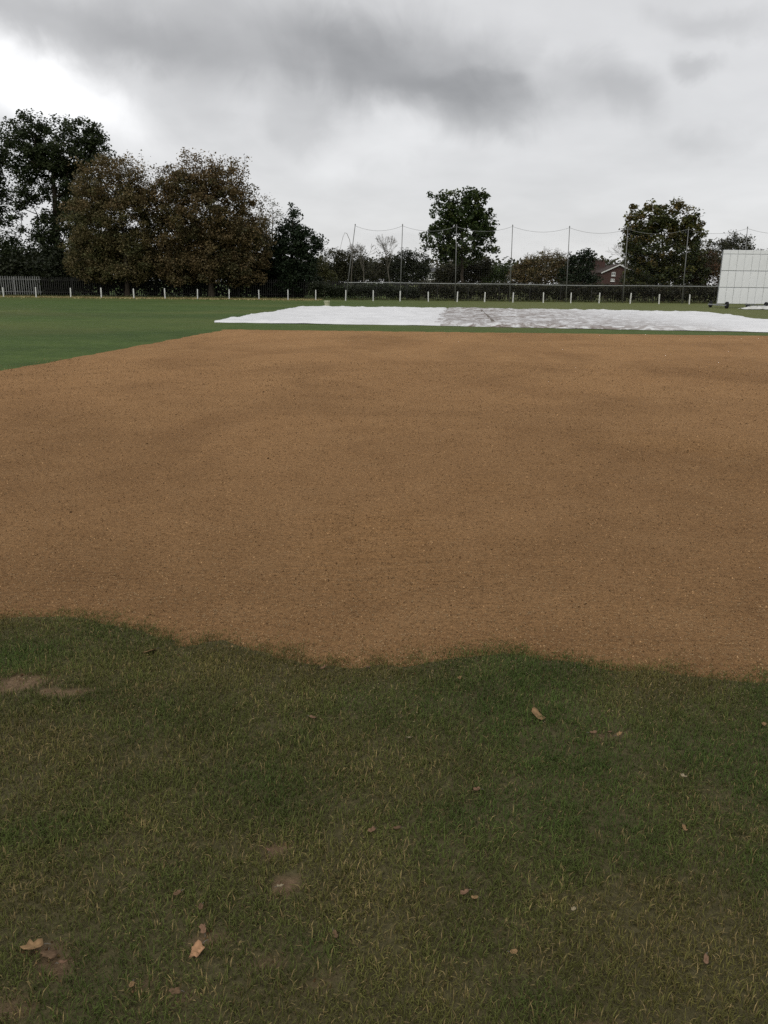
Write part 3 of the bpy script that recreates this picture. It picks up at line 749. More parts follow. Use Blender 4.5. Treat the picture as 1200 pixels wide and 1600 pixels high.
# ------------------------------------------------------------------ sight screen
SY = 63.0
bl = at(1120.5, 476.5, SY); tl = at(1128, 390, SY)
Wd, Ht = 8.4, tl[2] - 0.30
ss = empty('sight_screen', (bl[0], SY, 0), 'large white panelled cricket sight screen on wheels', 'sight screen')
ncol, rows = 15, 3; pw = Wd/ncol; topb = 0.30
rh = (Ht - topb) / rows
pmesh_ = []
def panel_mesh(w, h):
    b = .012
    return MB().add([(0,.03,0),(w,.03,0),(w,.03,h),(0,.03,h),(0,b,0),(w,b,0),(w,b,h),(0,b,h),(b,0,b),(w-b,0,b),(w-b,0,h-b),(b,0,h-b)],
        [(3,2,1,0),(0,1,5,4),(1,2,6,5),(2,3,7,6),(3,0,4,7),(4,5,9,8),(5,6,10,9),(6,7,11,10),(7,4,8,11),(8,9,10,11)]).mesh('panel', M_SCREEN)
pA = panel_mesh(pw - .018, rh - .05); pB = panel_mesh(pw - .018, topb - .02)
for j in range(rows+1):
    for i in range(ncol):
        o = bpy.data.objects.new('panel', pA if j < rows else pB)
        o.location = (i*pw + .009 + (j % 2)*.0, random.uniform(-.006, .006), .30 + j*rh + .025 if j < rows else .30 + rows*rh + .005)
        o.rotation_euler = (0, random.uniform(-.004, .004), 0); link(o, ss)
for j in range(rows+1):
    MB().box(-.02, Wd+.02, .035, .10, -.05, .05).build('cross_rail', M_SCREEN_FRAME, ss, loc=(0, 0, .30 + j*rh + (.06 if j == 0 else 0)))
for i in (0, 5, 10, 15):
    xx = min(max(i*pw, .05), Wd-.05)
    MB().box(-.045, .045, .104, .19, .16, Ht+.26).build('upright', M_SCREEN_FRAME, ss, loc=(xx, 0, 0))
    if i in (5, 10): MB().tube([(xx, .15, Ht*.7), (xx, 1.55, .28)], .035, 8).build('brace', M_SCREEN_FRAME, ss)
    MB().box(-.05, .05, -1.5, 1.7, .20, .28).build('base_beam', M_SCREEN_FRAME, ss, loc=(xx + (.06 if i else -.06), 0, -.01))
wm_ = MB(); nn = 24; prof = [(.0, -.05), (.12, -.05), (.13, -.075), (.235, -.075), (.25, -.05), (.25, .05), (.235, .075), (.13, .075), (.12, .05), (.0, .05)]
wv_ = [(h, r*math.cos(2*math.pi*k/nn), r*math.sin(2*math.pi*k/nn)) for r, h in prof for k in range(nn)]
wf_ = [(i*nn+k, i*nn+(k+1) % nn, (i+1)*nn+(k+1) % nn, (i+1)*nn+k) for i in range(len(prof)-1) for k in range(nn)]
wmesh = wm_.add(wv_, wf_).mesh('wheel', M_RUBBER, True)
hub = MB().tube([(-.09, 0, 0), (.09, 0, 0)], .05, 12).mesh('hub', M_SCREEN_FRAME)
for xx in (.12, Wd*.36, Wd*.68, Wd-.12):
    for yy in (-1.5, 1.6):
        o = bpy.data.objects.new('wheel', wmesh); o.location = (xx, yy, .25); link(o, ss)
        h2 = bpy.data.objects.new('hub', hub); link(h2, o)
# crumpled plastic on the grass by the screen
gp = ground(1183, 483.5)
nu, nv = 46, 30
U, W = np.meshgrid(np.linspace(-1, 1, nu), np.linspace(-1, 1, nv))
X = U*1.5 + .2*(vnoise(U*3, W*3, 5)-.5); Y = W*.9*(1-.3*U*U) + .3*(vnoise(U*3+9, W*3, 6)-.5)
Z = .02 + .24*(1-np.abs(2*vnoise(U*4, W*4, 8, 3)-1))**2*np.clip(1.25-U*U-W*W, 0.1, 1)
ii = np.arange(nu*nv).reshape(nv, nu)
Q = np.stack([ii[:-1, :-1], ii[:-1, 1:], ii[1:, 1:], ii[1:, :-1]], -1).reshape(-1, 4)
o = obj_np('plastic_sheet', np.stack([X, Y, Z], -1).reshape(-1, 3), Q, simple('plastic_sheet', (.5, .5, .46), (.72, .72, .68), 3, .35, .5), None, None, True)
o.location = (gp[0]+.3, gp[1], 0); tag(o, 'crumpled pale plastic sheet on the grass below the sight screen', 'plastic sheet')

# ------------------------------------------------------------------ trees
PAL = {
    'dark':   [((.026, .038, .014), 3), ((.040, .054, .019), 3), ((.056, .068, .024), 1)],
    'brown':  [((0.150, 0.120, 0.053), 3), ((0.175, 0.138, 0.062), 2), ((0.092, 0.098, 0.037), 4), ((0.163, 0.125, 0.055), 1)],
    'brown2': [((0.122, 0.088, 0.040), 3), ((0.175, 0.122, 0.053), 2), ((0.077, 0.077, 0.033), 3), ((0.188, 0.147, 0.062), 1)],
    'brown_top': [((0.180, 0.118, 0.054), 3), ((0.210, 0.144, 0.070), 2), ((0.132, 0.102, 0.046), 2)],
    'maple_top': [((.13, .125, .030), 2), ((.14, .095, .028), 2), ((.060, .070, .020), 2)],
    'olive':  [((.085, .085, .028), 2), ((.060, .065, .022), 2), ((.11, .10, .04), 1)],
    'holly':  [((.016, .028, .012), 3), ((.026, .040, .016), 2)],
    'maple':  [((0.034, 0.055, 0.016), 4), ((0.052, 0.074, 0.018), 3), ((0.092, 0.109, 0.025), 1)],
    'maple2': [((0.039, 0.053, 0.017), 4), ((0.069, 0.074, 0.021), 3), ((0.127, 0.086, 0.025), 1), ((0.109, 0.109, 0.029), 1)],
    'far':    [((.040, .044, .021), 3), ((.058, .057, .026), 2), ((.070, .060, .032), 1)],
    'red':    [((.105, .045, .020), 2), ((.07, .05, .02), 2), ((.045, .045, .016), 2)],
    'bramble': [((.026, .028, .012), 3), ((.040, .036, .017), 3), ((.060, .046, .024), 1), ((.05, .056, .021), 1)],
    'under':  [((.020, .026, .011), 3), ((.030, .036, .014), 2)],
}
def leaf_cloud(cent, sig, nper, size, pal, r, flat=0.75, droop=0.0, top=None, thin=None):
    """leaves scattered about clump centres: folded four-point blades"""
    nc = len(cent)
    cnt = np.maximum(1, (nper * r.uniform(.45, 1.5, nc) * (thin if thin is not None else 1))).astype(int)
    idx = np.repeat(np.arange(nc), cnt); n = len(idx)
    offs = r.normal(0, 1, (n, 3)); offs *= (np.minimum(np.linalg.norm(offs, axis=1), 1.9)/np.maximum(np.linalg.norm(offs, axis=1), 1e-6))[:, None]
    sg = (sig * r.uniform(.5, 1.35, nc))[idx]
    P = cent[idx] + offs * sg[:, None] * np.array([1, 1, flat])
    s = size * r.uniform(.6, 1.3, n)
    d = r.normal(0, 1, (n, 3)); d[:, 2] = d[:, 2]*.6 - droop; d /= np.linalg.norm(d, axis=1)[:, None]
    up = np.array([0, 0, 1]) + r.normal(0, .55, (n, 3))
    sd_ = np.cross(d, up); sd_ /= np.maximum(np.linalg.norm(sd_, axis=1), 1e-6)[:, None]
    nrm = np.cross(sd_, d)
    V = np.zeros((n, 4, 3))
    V[:, 0] = P - d*s[:, None]*.5; V[:, 2] = P + d*s[:, None]*.5
    fold = nrm*(s*.12)[:, None]
    V[:, 1] = P + sd_*(s*.36)[:, None] + fold; V[:, 3] = P - sd_*(s*.36)[:, None] + fold
    b = (np.arange(n)*4)[:, None]
    T = np.concatenate([b + np.array([0, 1, 2]), b + np.array([0, 2, 3])])
    cols = np.array([c for c, w in pal]); ws = np.array([w for c, w in pal], float); ws /= ws.sum()
    base = cols[r.choice(len(cols), nc, p=ws)]
    if top is not None:
        tcol = np.array([c for c, w in top]); tw = np.array([w for c, w in top], float); tw /= tw.sum()
        zt_ = (cent[:, 2]-cent[:, 2].min())/np.ptp(cent[:, 2])
        base = np.where((r.random(nc) < sstep(.35, .95, zt_))[:, None], tcol[r.choice(len(tcol), nc, p=tw)], base)
    C = base[idx]*.6 + cols[r.choice(len(cols), n, p=ws)]*.4
    C = C * r.uniform(.72, 1.3, (n, 1))
    return V.reshape(-1, 3), T, np.repeat(C, 4, 0)
def lobe_points(lobes, Y, n, r, shell=0.6, depth=0.85):
    w = np.array([l[2]*l[3]*(l[4] if len(l) > 4 else 1) for l in lobes], float); w /= w.sum()
    ch = r.choice(len(lobes), n, p=w); out = np.zeros((n, 3))
    cen = np.array([at(l[0], l[1], Y) for l in lobes]); k = Y/F_PX*math.cos(PITCH)*1.07
    rad = np.array([[l[2]*k, (l[2]+l[3])*.5*k*depth, l[3]*k] for l in lobes])
    d = r.normal(0, 1, (n, 3)); d /= np.linalg.norm(d, axis=1)[:, None]
    rr = r.random(n)**(1/3.0*(1-shell) + .16*shell)
    rr = np.where(r.random(n) < .14, rr*r.uniform(1.0, 1.28, n), rr)
    return cen[ch] + d*rr[:, None]*rad[ch]
def skeleton(base, trunk, cents, r, r_trunk, twig=.012, nseg=4, bend=.12):
    """trunk polyline + one limb to every clump, joined to the nearest wood already there"""
    nodes = [np.array(base)]; par = [-1]
    pts = [np.array(base)] + [np.array(t) for t in trunk]
    for a, b in zip(pts[:-1], pts[1:]):
        m_ = max(2, int(np.linalg.norm(b-a)/.6))
        for t in np.linspace(0, 1, m_+1)[1:]:
            nodes.append(a*(1-t)+b*t + r.normal(0, .04, 3)*[1, 1, 0]); par.append(len(nodes)-2)
    ntr = len(nodes)
    A = np.array(nodes)
    dist = np.array([np.min(np.linalg.norm(A - c, axis=1)) for c in cents])
    for i in np.argsort(dist):
        c = cents[i]; A = np.array(nodes)
        dd = np.linalg.norm(A - c, axis=1) + 1.3*np.maximum(A[:, 2] - c[2] + .25*np.linalg.norm(A[:, :2]-c[:2], axis=1), 0)
        dd[:max(1, ntr//4)] += 1.0
        j = int(np.argmin(dd)); a = nodes[j]; prev = j
        L = np.linalg.norm(c-a); off = r.normal(0, bend*L*.5, 3); off[2] += bend*L*.5
        for t in np.linspace(0, 1, nseg)[1:]:
            nodes.append(a*(1-t)+c*t + off*4*t*(1-t)*.5); par.append(prev); prev = len(nodes)-1
    n = len(nodes); cnt = np.zeros(n)
    haskid = np.zeros(n, bool)
    for i in range(n-1, -1, -1):
        if not haskid[i]: cnt[i] += 1
        if par[i] >= 0: cnt[par[i]] += cnt[i]; haskid[par[i]] = True
    rad = np.maximum(twig, r_trunk*(cnt/cnt[0])**.52)
    zt = np.arange(ntr)
    A = np.array(nodes); par = np.array(par)
    return A, par, rad, ntr
def wood_mesh(A, par, rad, sel, n=6, dup=True):
    c = np.array([i for i in sel if par[i] >= 0]); p_ = par[c]
    a, b = A[p_], A[c]; d = b - a; L = np.maximum(np.linalg.norm(d, axis=1), 1e-6); d /= L[:, None]
    ref = np.where((np.abs(d[:, 2]) < .9)[:, None], np.array([0, 0, 1.0]), np.array([1.0, 0, 0]))
    u = np.cross(d, ref); u /= np.linalg.norm(u, axis=1)[:, None]; v = np.cross(d, u)
    ra = np.minimum(rad[p_], rad[c]*1.35); rb = rad[c]
    V = np.zeros((len(c), 2*n, 3))
    for k in range(n):
        t = 2*math.pi*k/n; q = u*math.cos(t) + v*math.sin(t)
        V[:, k] = a + q*ra[:, None]; V[:, n+k] = b + q*rb[:, None]
    base = (np.arange(len(c))*2*n)[:, None]
    T = np.concatenate([base + np.array([k, (k+1) % n, n+(k+1) % n, n+k]) for k in range(n)])
    return V.reshape(-1, 3), T
def wood(A, par, rad, ntr, b, bark, e):
    v1, t1 = wood_mesh(A, par, rad, range(ntr), 8); v2, t2 = wood_mesh(A, par, rad, range(ntr, len(A)), 4)
    obj_np('trunk', np.concatenate([v1, v2]) - b, np.concatenate([t1, t2 + len(v1)]), bark, e, None, True)
def tree(name, label, Y, base_x, lobes, n_cl, sig, nper, leaf, pal, r_trunk=.2, cat='tree', group=None, trunk_top=None, bark=None, shell=.6,
         seed=1, twig=.012, droop=0., extra=None, depth=.85, top=None, sprays=()):
    r = np.random.default_rng(seed)
    b = at(base_x, 465, Y); b[2] = 0
    cents = lobe_points(lobes, Y, n_cl, r, shell, depth)
    cents[:, 2] = np.maximum(cents[:, 2], .25)
    thin = np.ones(len(cents))
    for (x, y, dx, hgt, num) in sprays:        # upright thin shoots standing out of the crown
        for j in range(num):
            q = at(x + r.uniform(-dx, dx), y, Y) + np.array([0, r.normal(0, .9), 0]); q2 = at(x, y - hgt*r.uniform(.4, 1.0), Y)[2]
            ts = np.linspace(0, 1, 4); px_ = q[0] + r.normal(0, .25)*ts
            cents = np.concatenate([cents, np.stack([px_, np.full(4, q[1]), q[2] + (q2-q[2])*ts], -1)]); thin = np.concatenate([thin, [.30, .22, .16, .10]])
    e = empty(name, tuple(b), label, cat, group)
    tt = [at(x, y, Y) for x, y in trunk_top] if trunk_top else [np.array([cents[:, 0].mean()*.6 + b[0]*.4, Y, b[2] + cents[:, 2].max()*.6])]
    A, par, rad, ntr = skeleton(b, tt, cents, r, r_trunk, twig)
    rad[:3] *= np.linspace(1.5, 1.05, 3)[:len(rad[:3])]
    bark = bark or M_BARK
    wood(A, par, rad, ntr, b, bark, e)
    if nper > 0:
        zc = (cents[:, 2]-cents[:, 2].min())/np.ptp(cents[:, 2])
        if top == 'brown_top': thin = thin*(1 - .55*sstep(.62, .95, zc))
        v, t, c = leaf_cloud(cents, sig, nper, leaf, PAL[pal], r, droop=droop, top=PAL[top] if top else None, thin=thin)
        v[:, 2] = np.maximum(v[:, 2], .02)
        obj_np('crown', v - b, t, M_LEAF, e, c)
    return e
GB = 'trees behind the fence at the far side of the field'
# left group
tree('dark_tree', 'tall dark green tree cut off by the picture edge, beside the tallest spreading tree', 91, -45,
     [(-25,235,32,50),(-40,300,45,50),(-25,350,40,35,.6),(-35,400,50,35)], 300, .42, 70, .29, 'dark', .4, seed=11, trunk_top=[(-42,380),(-32,270)], group=GB)
tree('dark_tree', 'tallest dark green spreading tree, rising behind the brown trees', 90, 92,
     [(48,232,40,44),(100,228,58,40),(140,250,32,32),(70,290,52,36),(125,305,45,40),(60,345,45,30,.6),(110,370,50,42),(40,395,40,30,.7),(90,415,55,25)], 640, .42, 76, .275, 'dark', .4,
     seed=12, trunk_top=[(90,390),(84,300),(80,230)], group=GB)
tree('brown_tree', 'rounded brown-green autumn tree overhanging the palisade fence, beside the tallest dark tree', 81.2, 199,
     [(172,292,48,38),(198,275,30,24,.5),(190,335,46,48),(148,350,40,52),(138,398,34,34),(190,395,48,36),(226,350,16,45,.6),(215,300,22,30,.4),(185,418,58,24,.8)], 640, .36, 105, .20, 'brown', .2,
     top='brown_top', sprays=((205,270,26,28,14),(165,265,20,20,8),(225,310,12,40,8)), seed=13, trunk_top=[(198,420),(190,350),(182,295)], group=GB)
tree('brown_tree', 'largest brown autumn tree with thin bare-twigged top, next to the dark evergreen', 81.6, 331,
     [(272,310,36,44),(303,266,30,24,.6),(300,325,52,56),(352,325,38,58),(345,280,32,26,.35),(385,350,28,40,.8),(268,385,36,42),(335,385,58,40),(400,378,22,32),(300,418,55,25),(380,415,40,28)], 920, .36, 92, .21, 'brown2', .24,
     top='brown_top', sprays=((350,275,34,32,22),(305,252,22,18,10),(268,280,20,22,8),(392,320,16,26,8)), seed=14, trunk_top=[(328,410),(330,340),(318,270)], group=GB)
tree('birch_tree', 'thin pale olive tree showing above and between the brown tree and dark evergreen', 94, 424,
     [(424,350,15,28),(430,335,10,16),(418,380,16,24)], 90, .30, 16, .16, 'olive', .09, seed=15, trunk_top=[(424,390),(426,330)], group=GB)
tree('holly_tree', 'dark pointed evergreen tree standing at the end of the brown trees', 83.9, 457,
     [(458,345,8,24),(457,375,24,26),(480,385,22,20),(455,410,38,28),(428,400,18,30),(460,440,36,22),(490,385,10,12,.6)], 420, .30, 56, .23, 'holly', .2, seed=16, trunk_top=[(457,400),(458,330)], group=GB)
# understorey behind the palisade on the left
ULAB = ['deep green shrub behind the pale palisade section, cut by the picture edge', 'deep green shrub behind the pale palisade section under the tallest tree',
        'deep green shrub behind the palisade at the foot of the tallest tree', 'deep green shrub behind the trunk of the smaller brown tree',
        'deep green shrub behind the palisade, between the two brown trees', 'deep green shrub behind the trunk of the largest brown tree',
        'deep green shrub between the largest brown tree and the dark evergreen', 'low deep green shrub behind the dark pointed evergreen']
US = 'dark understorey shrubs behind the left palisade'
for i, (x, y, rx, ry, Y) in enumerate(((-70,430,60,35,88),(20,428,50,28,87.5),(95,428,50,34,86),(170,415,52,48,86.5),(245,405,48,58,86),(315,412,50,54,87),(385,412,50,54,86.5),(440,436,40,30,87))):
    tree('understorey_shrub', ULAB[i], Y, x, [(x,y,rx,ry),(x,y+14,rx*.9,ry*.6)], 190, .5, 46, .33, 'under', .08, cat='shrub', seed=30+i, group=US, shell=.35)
# trees and bushes across the middle, behind the palisade
tree('maple_tree', 'free-standing green maple with open round crown behind the net', 86, 722,
     [(712,330,36,30),(745,322,24,26),(690,335,20,34),(685,375,24,22),(722,368,46,34),(757,378,20,22),(765,350,10,16,.6),(720,402,30,14),(700,395,22,14),(722,338,26,30)], 400, .25, 40, .29, 'maple', .15,
     seed=41, trunk_top=[(722,420),(722,370),(722,320)], group=GB, shell=.75, twig=.014)
tree('maple_tree', 'broad maple with yellowing top, between the house and the sight screen', 85, 1036,
     [(1008,345,26,26),(1055,345,32,26),(1085,362,18,20),(1025,385,44,34),(1072,392,32,28),(1015,425,36,30),(1060,432,42,28),(992,375,16,40)], 580, .28, 46, .28, 'maple2', .2, top='maple_top',
     seed=42, trunk_top=[(1036,420),(1034,340)], group=GB, shell=.6)
tree('red_shrub', 'reddish brown shrub between the broad maple and the sight screen', 86, 1102, [(1102,405,20,14),(1102,430,26,24),(1085,440,22,18)], 170, .32, 36, .2, 'red', .08, cat='shrub', seed=43, group=GB)
tree('far_tree', 'distant dark rounded tree rising above the sight screen', 125, 1140, [(1116,392,15,17),(1150,381,21,14),(1138,405,32,22),(1162,395,12,12),(1200,415,30,22)], 260, .42, 40, .26, 'far', .3, seed=44, group=GB)
B_ = [('olive_bush', 'yellow-olive bush beside the dark evergreen tree', 92, [(495,425,16,20),(508,435,14,14)], 'olive', 130, 28),
      ('dense_bush', 'long dark brown-green bush behind the leaning net pole', 101, [(522,414,22,20),(548,414,24,22),(566,424,22,20),(530,432,34,16)], 'far', 340, 40),
      ('round_tree', 'small rounded tree with a see-through top, behind the first two net poles', 105, [(604,402,12,9,.5),(612,412,10,14),(600,426,26,18),(582,424,14,14)], 'far', 230, 34),
      ('dark_round_tree', 'dark double-topped round tree behind the second net pole', 103, [(632,402,16,9),(655,414,14,20),(625,415,14,12),(640,428,30,18)], 'under', 260, 40),
      ('low_bush', 'low dark bush at the foot of the free-standing maple', 93, [(698,428,17,14),(690,436,14,10)], 'far', 130, 36),
      ('wide_bush', 'wide bush growing behind the trunk of the free-standing maple', 91, [(735,424,28,15),(752,418,16,12),(722,434,24,12)], 'bramble', 220, 36),
      ('clipped_hedge', 'flat-topped green hedge between the maple and the brown twiggy shrub', 110, [(775,428,18,14),(796,428,18,14),(760,430,16,14)], 'maple', 230, 40),
      ('twiggy_shrub', 'large brown shrub with upright twigs behind the net', 90, [(845,422,36,20),(860,408,18,14,.5),(830,412,16,12,.5),(815,432,20,14),(880,425,16,20)], 'brown2', 330, 34),
      ('leafy_shrub', 'open shrub with large dark leaves beside the brick house', 88, [(898,402,10,9,.5),(918,402,12,10,.6),(906,412,20,14),(900,432,26,14),(920,437,20,8)], 'holly', 170, 26),
      ('house_shrub', 'dark shrub against the end wall of the brick house', 96, [(990,438,18,14),(1010,440,16,12)], 'under', 110, 40)]
for i, (nm, lb, Y, lobes, pal, n_, per) in enumerate(B_):
    tree(nm, lb, Y, lobes[0][0], lobes, n_, .30 if Y < 95 else .36, per, .2 if nm != 'leafy_shrub' else .26, pal, .1, cat='tree' if 'tree' in nm else ('hedge' if 'hedge' in nm else 'shrub'), seed=60+i, group=GB, shell=.5)
# upright twigs of the brown shrub and the bare trees
def bare_tree(label, Y, x, top, spread, n_, seed, twig, r_trunk):
    r = np.random.default_rng(seed)
    b = at(x, 465, Y); b[2] = 0
    H = at(x, top, Y)[2]; fan = spread*Y/F_PX
    nodes = [b]; par = [-1]; rad = [r_trunk]
    def grow(i, d, L, rr, lev):
        seg = 3; p = nodes[i]
        for k in range(seg):
            d = d + r.normal(0, .10, 3) + np.array([0, 0, .05]); d = d/np.linalg.norm(d)
            p = p + d*L/seg; rr2 = max(twig, rr*(1 - .13*(k+1)))
            nodes.append(p); par.append(i); rad.append(rr2); i = len(nodes)-1
            if lev < 4 and k > 0 and lev > 0: grow(i, turn(d, .55), L*.6, rr2*.6, lev+1)
        if lev < 4:
            for q in range(3 if lev == 0 else 2): grow(i, turn(d, .42), L*(.55 if lev == 0 else .68), rr2*.75, lev+1)
    def turn(d, a):
        v = d + r.normal(0, a, 3)*[1.0*fan/(.22*H), .8, .5]; return v/np.linalg.norm(v)
    grow(0, np.array([0, 0, 1.0]), H*.48, r_trunk, 0)
    A = np.array(nodes); A[:, 2] *= H/A[:, 2].max()
    e = empty('bare_tree', tuple(b), label, 'tree', GB)
    wood(A, np.array(par), np.array(rad), 4, b, M_BARK_PALE, e)
bare_tree('leafless fan-shaped small tree between the first two net poles', 97, 568, 378, 20, 46, 71, .011, .07)
bare_tree('leafless upright tree just before the second net pole', 97, 613, 366, 16, 34, 72, .010, .07)
bare_tree('leafless twigs of a tree showing above the brown twiggy shrub', 95, 852, 384, 30, 50, 73, .010, .06)
bare_tree('thin leafless sapling in front of the brick house', 100, 972, 372, 12, 22, 74, .009, .05)
sb = at(548, 465, 87); sb[2] = 0
st = MB().tube([(0, 0, -.1)] + [tuple(at(a, b, 87) - sb) for a, b in ((549,430),(551,405),(549,388),(546,374),(542,365),(539,363.5),(536,370),(533,382),(531,393))], [.05,.045,.04,.034,.03,.027,.024,.02,.016,.012], 6)
o = st.build('arching_stem', M_BARK_PALE, None, True); o.location = tuple(sb); tag(o, 'tall thin bare stem arching over beside the leaning net pole', 'stem')

# bramble hedge along the chain-link fence
r = np.random.default_rng(90)
def hedge(label, x0, x1, Y, n_, hmin, hmax, pal, leaf, per, seed):
    r = np.random.default_rng(seed)
    xa, xb = at(x0, 460, Y)[0], at(x1, 460, Y)[0]
    x = r.uniform(xa, xb, n_); top = hmin + (hmax-hmin)*vnoise(x*.45, x*0+seed, seed, 3)
    c = np.stack([x, Y + r.normal(0, .35, n_), .1 + (top-.1)*np.sqrt(r.random(n_))], -1)
    e = empty('bramble_hedge', (xa, Y, 0), label, 'hedge')
    v, t, C = leaf_cloud(c, .24, per, leaf, PAL[pal], r, .8); v[:, 2] = np.maximum(v[:, 2], .02)
    obj_np('foliage', v - np.array([xa, Y, 0]), t, M_LEAF, e, C)
    mb = MB()
    for i in range(0, n_, 5):
        q = c[i]; mb.tube([(q[0]-xa + r.uniform(-.4, .4), q[1]-Y, -.05), (q[0]-xa + r.uniform(-.2, .2), q[1]-Y-.1, q[2]*.6), (q[0]-xa, q[1]-Y, q[2])], [.014, .011, .006], 4, False)
    mb.build('stems', M_BARK, e)
hedge('tangled dark bramble hedge behind the chain-link fence, towards the sight screen', 655, 1290, 80.6, 1700, 1.0, 1.75, 'bramble', .17, 33, 91)
hedge('thinner dark bramble growth at the foot of the palisade beside the leaning net pole', 485, 655, 81.4, 480, .8, 1.6, 'under', .16, 36, 92)

# far woodland closing the view
r = np.random.default_rng(95); n_ = 1500
x = r.uniform(-150, 150, n_); top = 4.0 + 4.5*vnoise(x*.08, x*0, 96, 4)
c = np.stack([x, 190 + r.uniform(-6, 6, n_), .3 + top*np.sqrt(r.random(n_))], -1)
v, t, C = leaf_cloud(c, 1.1, 18, 1.0, PAL['far'], r)
v[:, 2] = np.maximum(v[:, 2], .03)
o = obj_np('distant_woodland', v, t, M_LEAF, None, C); tag(o, 'low distant belt of dark trees far beyond the fence', 'woodland', kind='stuff')

# leaf litter under the brown trees
n_ = 14000; r = np.random.default_rng(97)
x = r.uniform(at(-130, 467, 75)[0], at(500, 467, 75)[0], n_); y = 76.2 + np.abs(r.normal(0, 1, n_))*1.9*np.sign(r.random(n_)-.42); 
c = np.stack([x, y, np.full(n_, .03)], -1)
v, t, C = leaf_cloud(c, .08, 1.6, .15, [((.38, .33, .14), 2), ((.24, .18, .08), 2), ((.5, .45, .22), 1)], r, .3)
v[:, 2] = np.clip(v[:, 2], .008, .07)
o = obj_np('leaf_litter', v, t, M_LEAF, None, C); tag(o, 'strip of yellow-brown fallen leaves below the brown trees', 'leaves', kind='stuff')
# rough uncut grass along the fence foot
n_ = 9000
x = r.uniform(at(-130, 467, 77)[0], at(1300, 467, 77)[0], n_); y = 77.6 + r.random(n_)*2.4
c = np.stack([x, y, .04 + .05*r.random(n_)], -1)
v, t, C = leaf_cloud(c, .06, 1.2, .16, [((.05, .07, .02), 2), ((.08, .085, .03), 2), ((.10, .08, .035), 1)], r, .6, -.8)
v[:, 2] = np.maximum(v[:, 2], .0)
o = obj_np('rough_grass', v, t, M_LEAF, None, C); tag(o, 'rough uncut grass along the foot of the fences', 'grass', kind='stuff')

# ------------------------------------------------------------------ houses beyond the fence
def brick_mat():
    mt, nt, p = mat_new('red_brick'); co = obco(nt)
    bt = nd(nt, 'ShaderNodeTexBrick'); nt.links.new(mapv(nt, co, (1, 1, 1), (math.pi/2, 0, 0)), bt.inputs['Vector'])
    bt.inputs['Scale'].default_value = 4.4; bt.inputs['Color1'].default_value = (.075, .032, .025, 1); bt.inputs['Color2'].default_value = (.055, .026, .021, 1)
    bt.inputs['Mortar'].default_value = (.08, .068, .058, 1); bt.inputs['Mortar Size'].default_value = .012
    nt.links.new(mixc(nt, .35, bt.outputs[0], rampc(nt, tex(nt, co, 1.2, 4), [(.3, (.5, .5, .5)), (.7, (1.2, 1.2, 1.2))]), 'MULTIPLY'), p.inputs['Base Color'])
    p.inputs['Roughness'].default_value = .9; return mt
M_BRICK = brick_mat()
M_TILE = simple('roof_tile', (.035, .026, .023), (.065, .046, .038), 7, .85, .15, 0, .03, (1, 1, 3))
M_SLATE = simple('roof_slate', (.06, .06, .065), (.10, .10, .105), 6, .7, .2, 0, .02, (1, 1, 3))
M_RENDER = simple('pale_render', (.22, .22, .20), (.32, .31, .29), 2, .9, .1)
M_WTRIM = simple('white_trim', (.62, .62, .60), (.76, .76, .74), 6, .5, .3)
mt, nt, p = mat_new('window_glass'); p.inputs['Base Color'].default_value = (.02, .025, .03, 1); p.inputs['Roughness'].default_value = .08
n_t = tex(nt, obco(nt), 2, 2); bump(nt, p, n_t, .1, .01); M_GLASS = mt
def window(parent, x, y, z, w, h):
    f = MB()
    t_ = .09
    f.box(-w/2, w/2, -.05, .06, h/2-t_, h/2).box(-w/2, w/2, -.05, .06, -h/2, -h/2+t_).box(-w/2, -w/2+t_, -.047, .057, -h/2+t_, h/2-t_).box(w/2-t_, w/2, -.047, .057, -h/2+t_, h/2-t_).box(-.04, .04, -.047, .057, -h/2+t_, h/2-t_)
    o = f.build('window', M_WTRIM, parent, loc=(x, y, z))
    MB().box(-w/2+t_*.5, w/2-t_*.5, -.01, .01, -h/2+t_*.5, h/2-t_*.5).build('pane', M_GLASS, o)
    MB().box(-w/2-.08, w/2+.08, -.12, .02, -h/2-.09, -h/2-.003).build('sill', M_WTRIM, o)
HY = 140.0
def hp(x, y): q = at(x, y, HY); return q[0], q[2]
gx0, ez = hp(941, 425.5); gxa, az_ = hp(968, 414); gx1 = 2*gxa - gx0
hs = empty('brick_house', (gxa, HY, 0), 'red brick house with white-edged gable and chimney stack behind the fence', 'house')
def rel(v): return v - gxa
# gabled front wing
MB().prism([(rel(gx0)+.15, -.2), (rel(gx1)-.15, -.2), (rel(gx1)-.15, ez), (0, az_-.05), (rel(gx0)+.15, ez)], 0, 5.0).build('gable_wall', M_BRICK, hs)
rf = MB()
for s in (1, -1):
    xe = rel(gx0)*1.06 if s == 1 else rel(gx1)*1.06; zz = ez - .12
    rf.add([(xe, -.25, zz), (0, -.25, az_+.02), (0, 5.2, az_+.02), (xe, 5.2, zz), (xe, -.25, zz+.14), (0, -.25, az_+.16), (0, 5.2, az_+.16), (xe, 5.2, zz+.14)],
           [(0,1,2,3),(7,6,5,4),(0,4,5,1),(1,5,6,2),(2,6,7,3),(3,7,4,0)])
rfo = rf.build('gable_roof', M_TILE, hs)
for s in (1, -1):
    xe = rel(gx0)*1.08 if s == 1 else rel(gx1)*1.08; zz = ez - .20
    MB().add([(xe, -.36, zz), (0, -.36, az_-.06), (0, -.26, az_-.06), (xe, -.26, zz), (xe, -.36, zz+.17), (0, -.36, az_+.11), (0, -.26, az_+.11), (xe, -.26, zz+.17)],
             [(0,1,2,3),(7,6,5,4),(0,4,5,1),(1,5,6,2),(2,6,7,3),(3,7,4,0)]).build('barge_board', M_WTRIM, rfo)
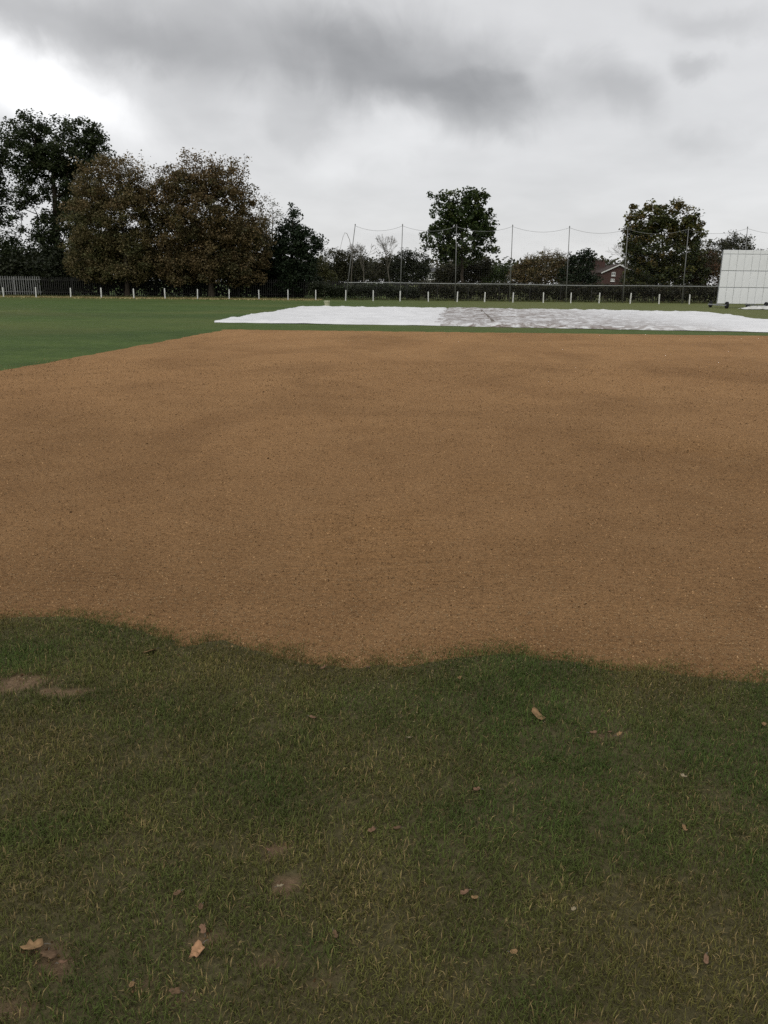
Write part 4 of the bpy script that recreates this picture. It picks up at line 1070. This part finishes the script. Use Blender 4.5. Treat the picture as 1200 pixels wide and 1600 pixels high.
wx, wz = hp(958.5, 428); window(hs, rel(wx), -.04, wz, .6, .6)
wx, wz = hp(957, 437.5); window(hs, rel(wx), -.04, wz, .6, .4)
# main range behind
mx0, rz_ = hp(915, 413.8); mx1, _ = hp(1014, 415); mz = hp(935, 433)[1]
MB().box(rel(mx0)+.3, rel(mx1)-.3, 5.3, 12, -.2, mz).build('main_wall', M_BRICK, hs)
MB().add([(rel(mx0), 4.9, mz-.1), (rel(mx1), 4.9, mz-.1), (rel(mx1), 12.4, mz-.1), (rel(mx0), 12.4, mz-.1), (rel(mx0)+.6, 8.6, rz_+.15), (rel(mx1)-.6, 8.6, rz_+.15)],
         [(3,2,1,0),(0,1,5,4),(1,2,5),(2,3,4,5),(3,0,4)]).build('main_roof', M_TILE, hs)
cx0, cz1 = hp(945, 407.5); cx1, _ = hp(966, 407.5)
ch = MB().box(rel(cx0), rel(cx1), 8.1, 9.0, rz_-.8, cz1).build('chimney', M_BRICK, hs)
for i in range(5):
    xx = rel(cx0) + (i+.5)*(cx1-cx0)/5
    MB().tube([(xx, 8.55, cz1), (xx, 8.55, cz1+.3), (xx, 8.55, cz1+.34)], [.15, .12, .14], 10).build('chimney_pot', M_BRICK, ch)
wx, wz = hp(989, 431); window(hs, rel(wx)+.3, 5.25, wz, 1.3, 1.2)
wx, wz = hp(929, 432.5); window(hs, rel(wx), 5.25, wz-.4, 1.5, .8)
# pale house far between the round trees
H2 = 155.0
a0 = at(668, 424, H2); a1 = at(694, 424, H2)
h2 = empty('pale_house', (a0[0], H2, 0), 'pale rendered house with slate roof and chimney glimpsed beyond the dark round tree', 'house')
Wd2 = a1[0]-a0[0]; rz2 = at(680, 417.5, H2)[2]; ez2 = a0[2]
MB().box(0, Wd2, 0, 7, -.2, ez2).build('wall', M_RENDER, h2)
ro = MB().add([(-.25, -.3, ez2-.08), (Wd2+.25, -.3, ez2-.08), (Wd2+.25, 7.3, ez2-.08), (-.25, 7.3, ez2-.08), (-.25, 3.5, rz2), (Wd2+.25, 3.5, rz2)], [(3,2,1,0),(0,1,5,4),(1,2,5),(2,3,4,5),(3,0,4)]).build('roof', M_SLATE, h2)
k0, k1 = at(673, 414, H2), at(679.5, 414, H2)
MB().box(k0[0]-a0[0], k1[0]-a0[0], 3.0, 4.0, ez2+.3, at(676, 416, H2)[2]+.4).build('chimney', M_RENDER, ro)
for xx in (683, 674):
    w_ = at(xx, 432, H2); window(h2, w_[0]-a0[0], -.04, w_[2], 1.0, 1.1)
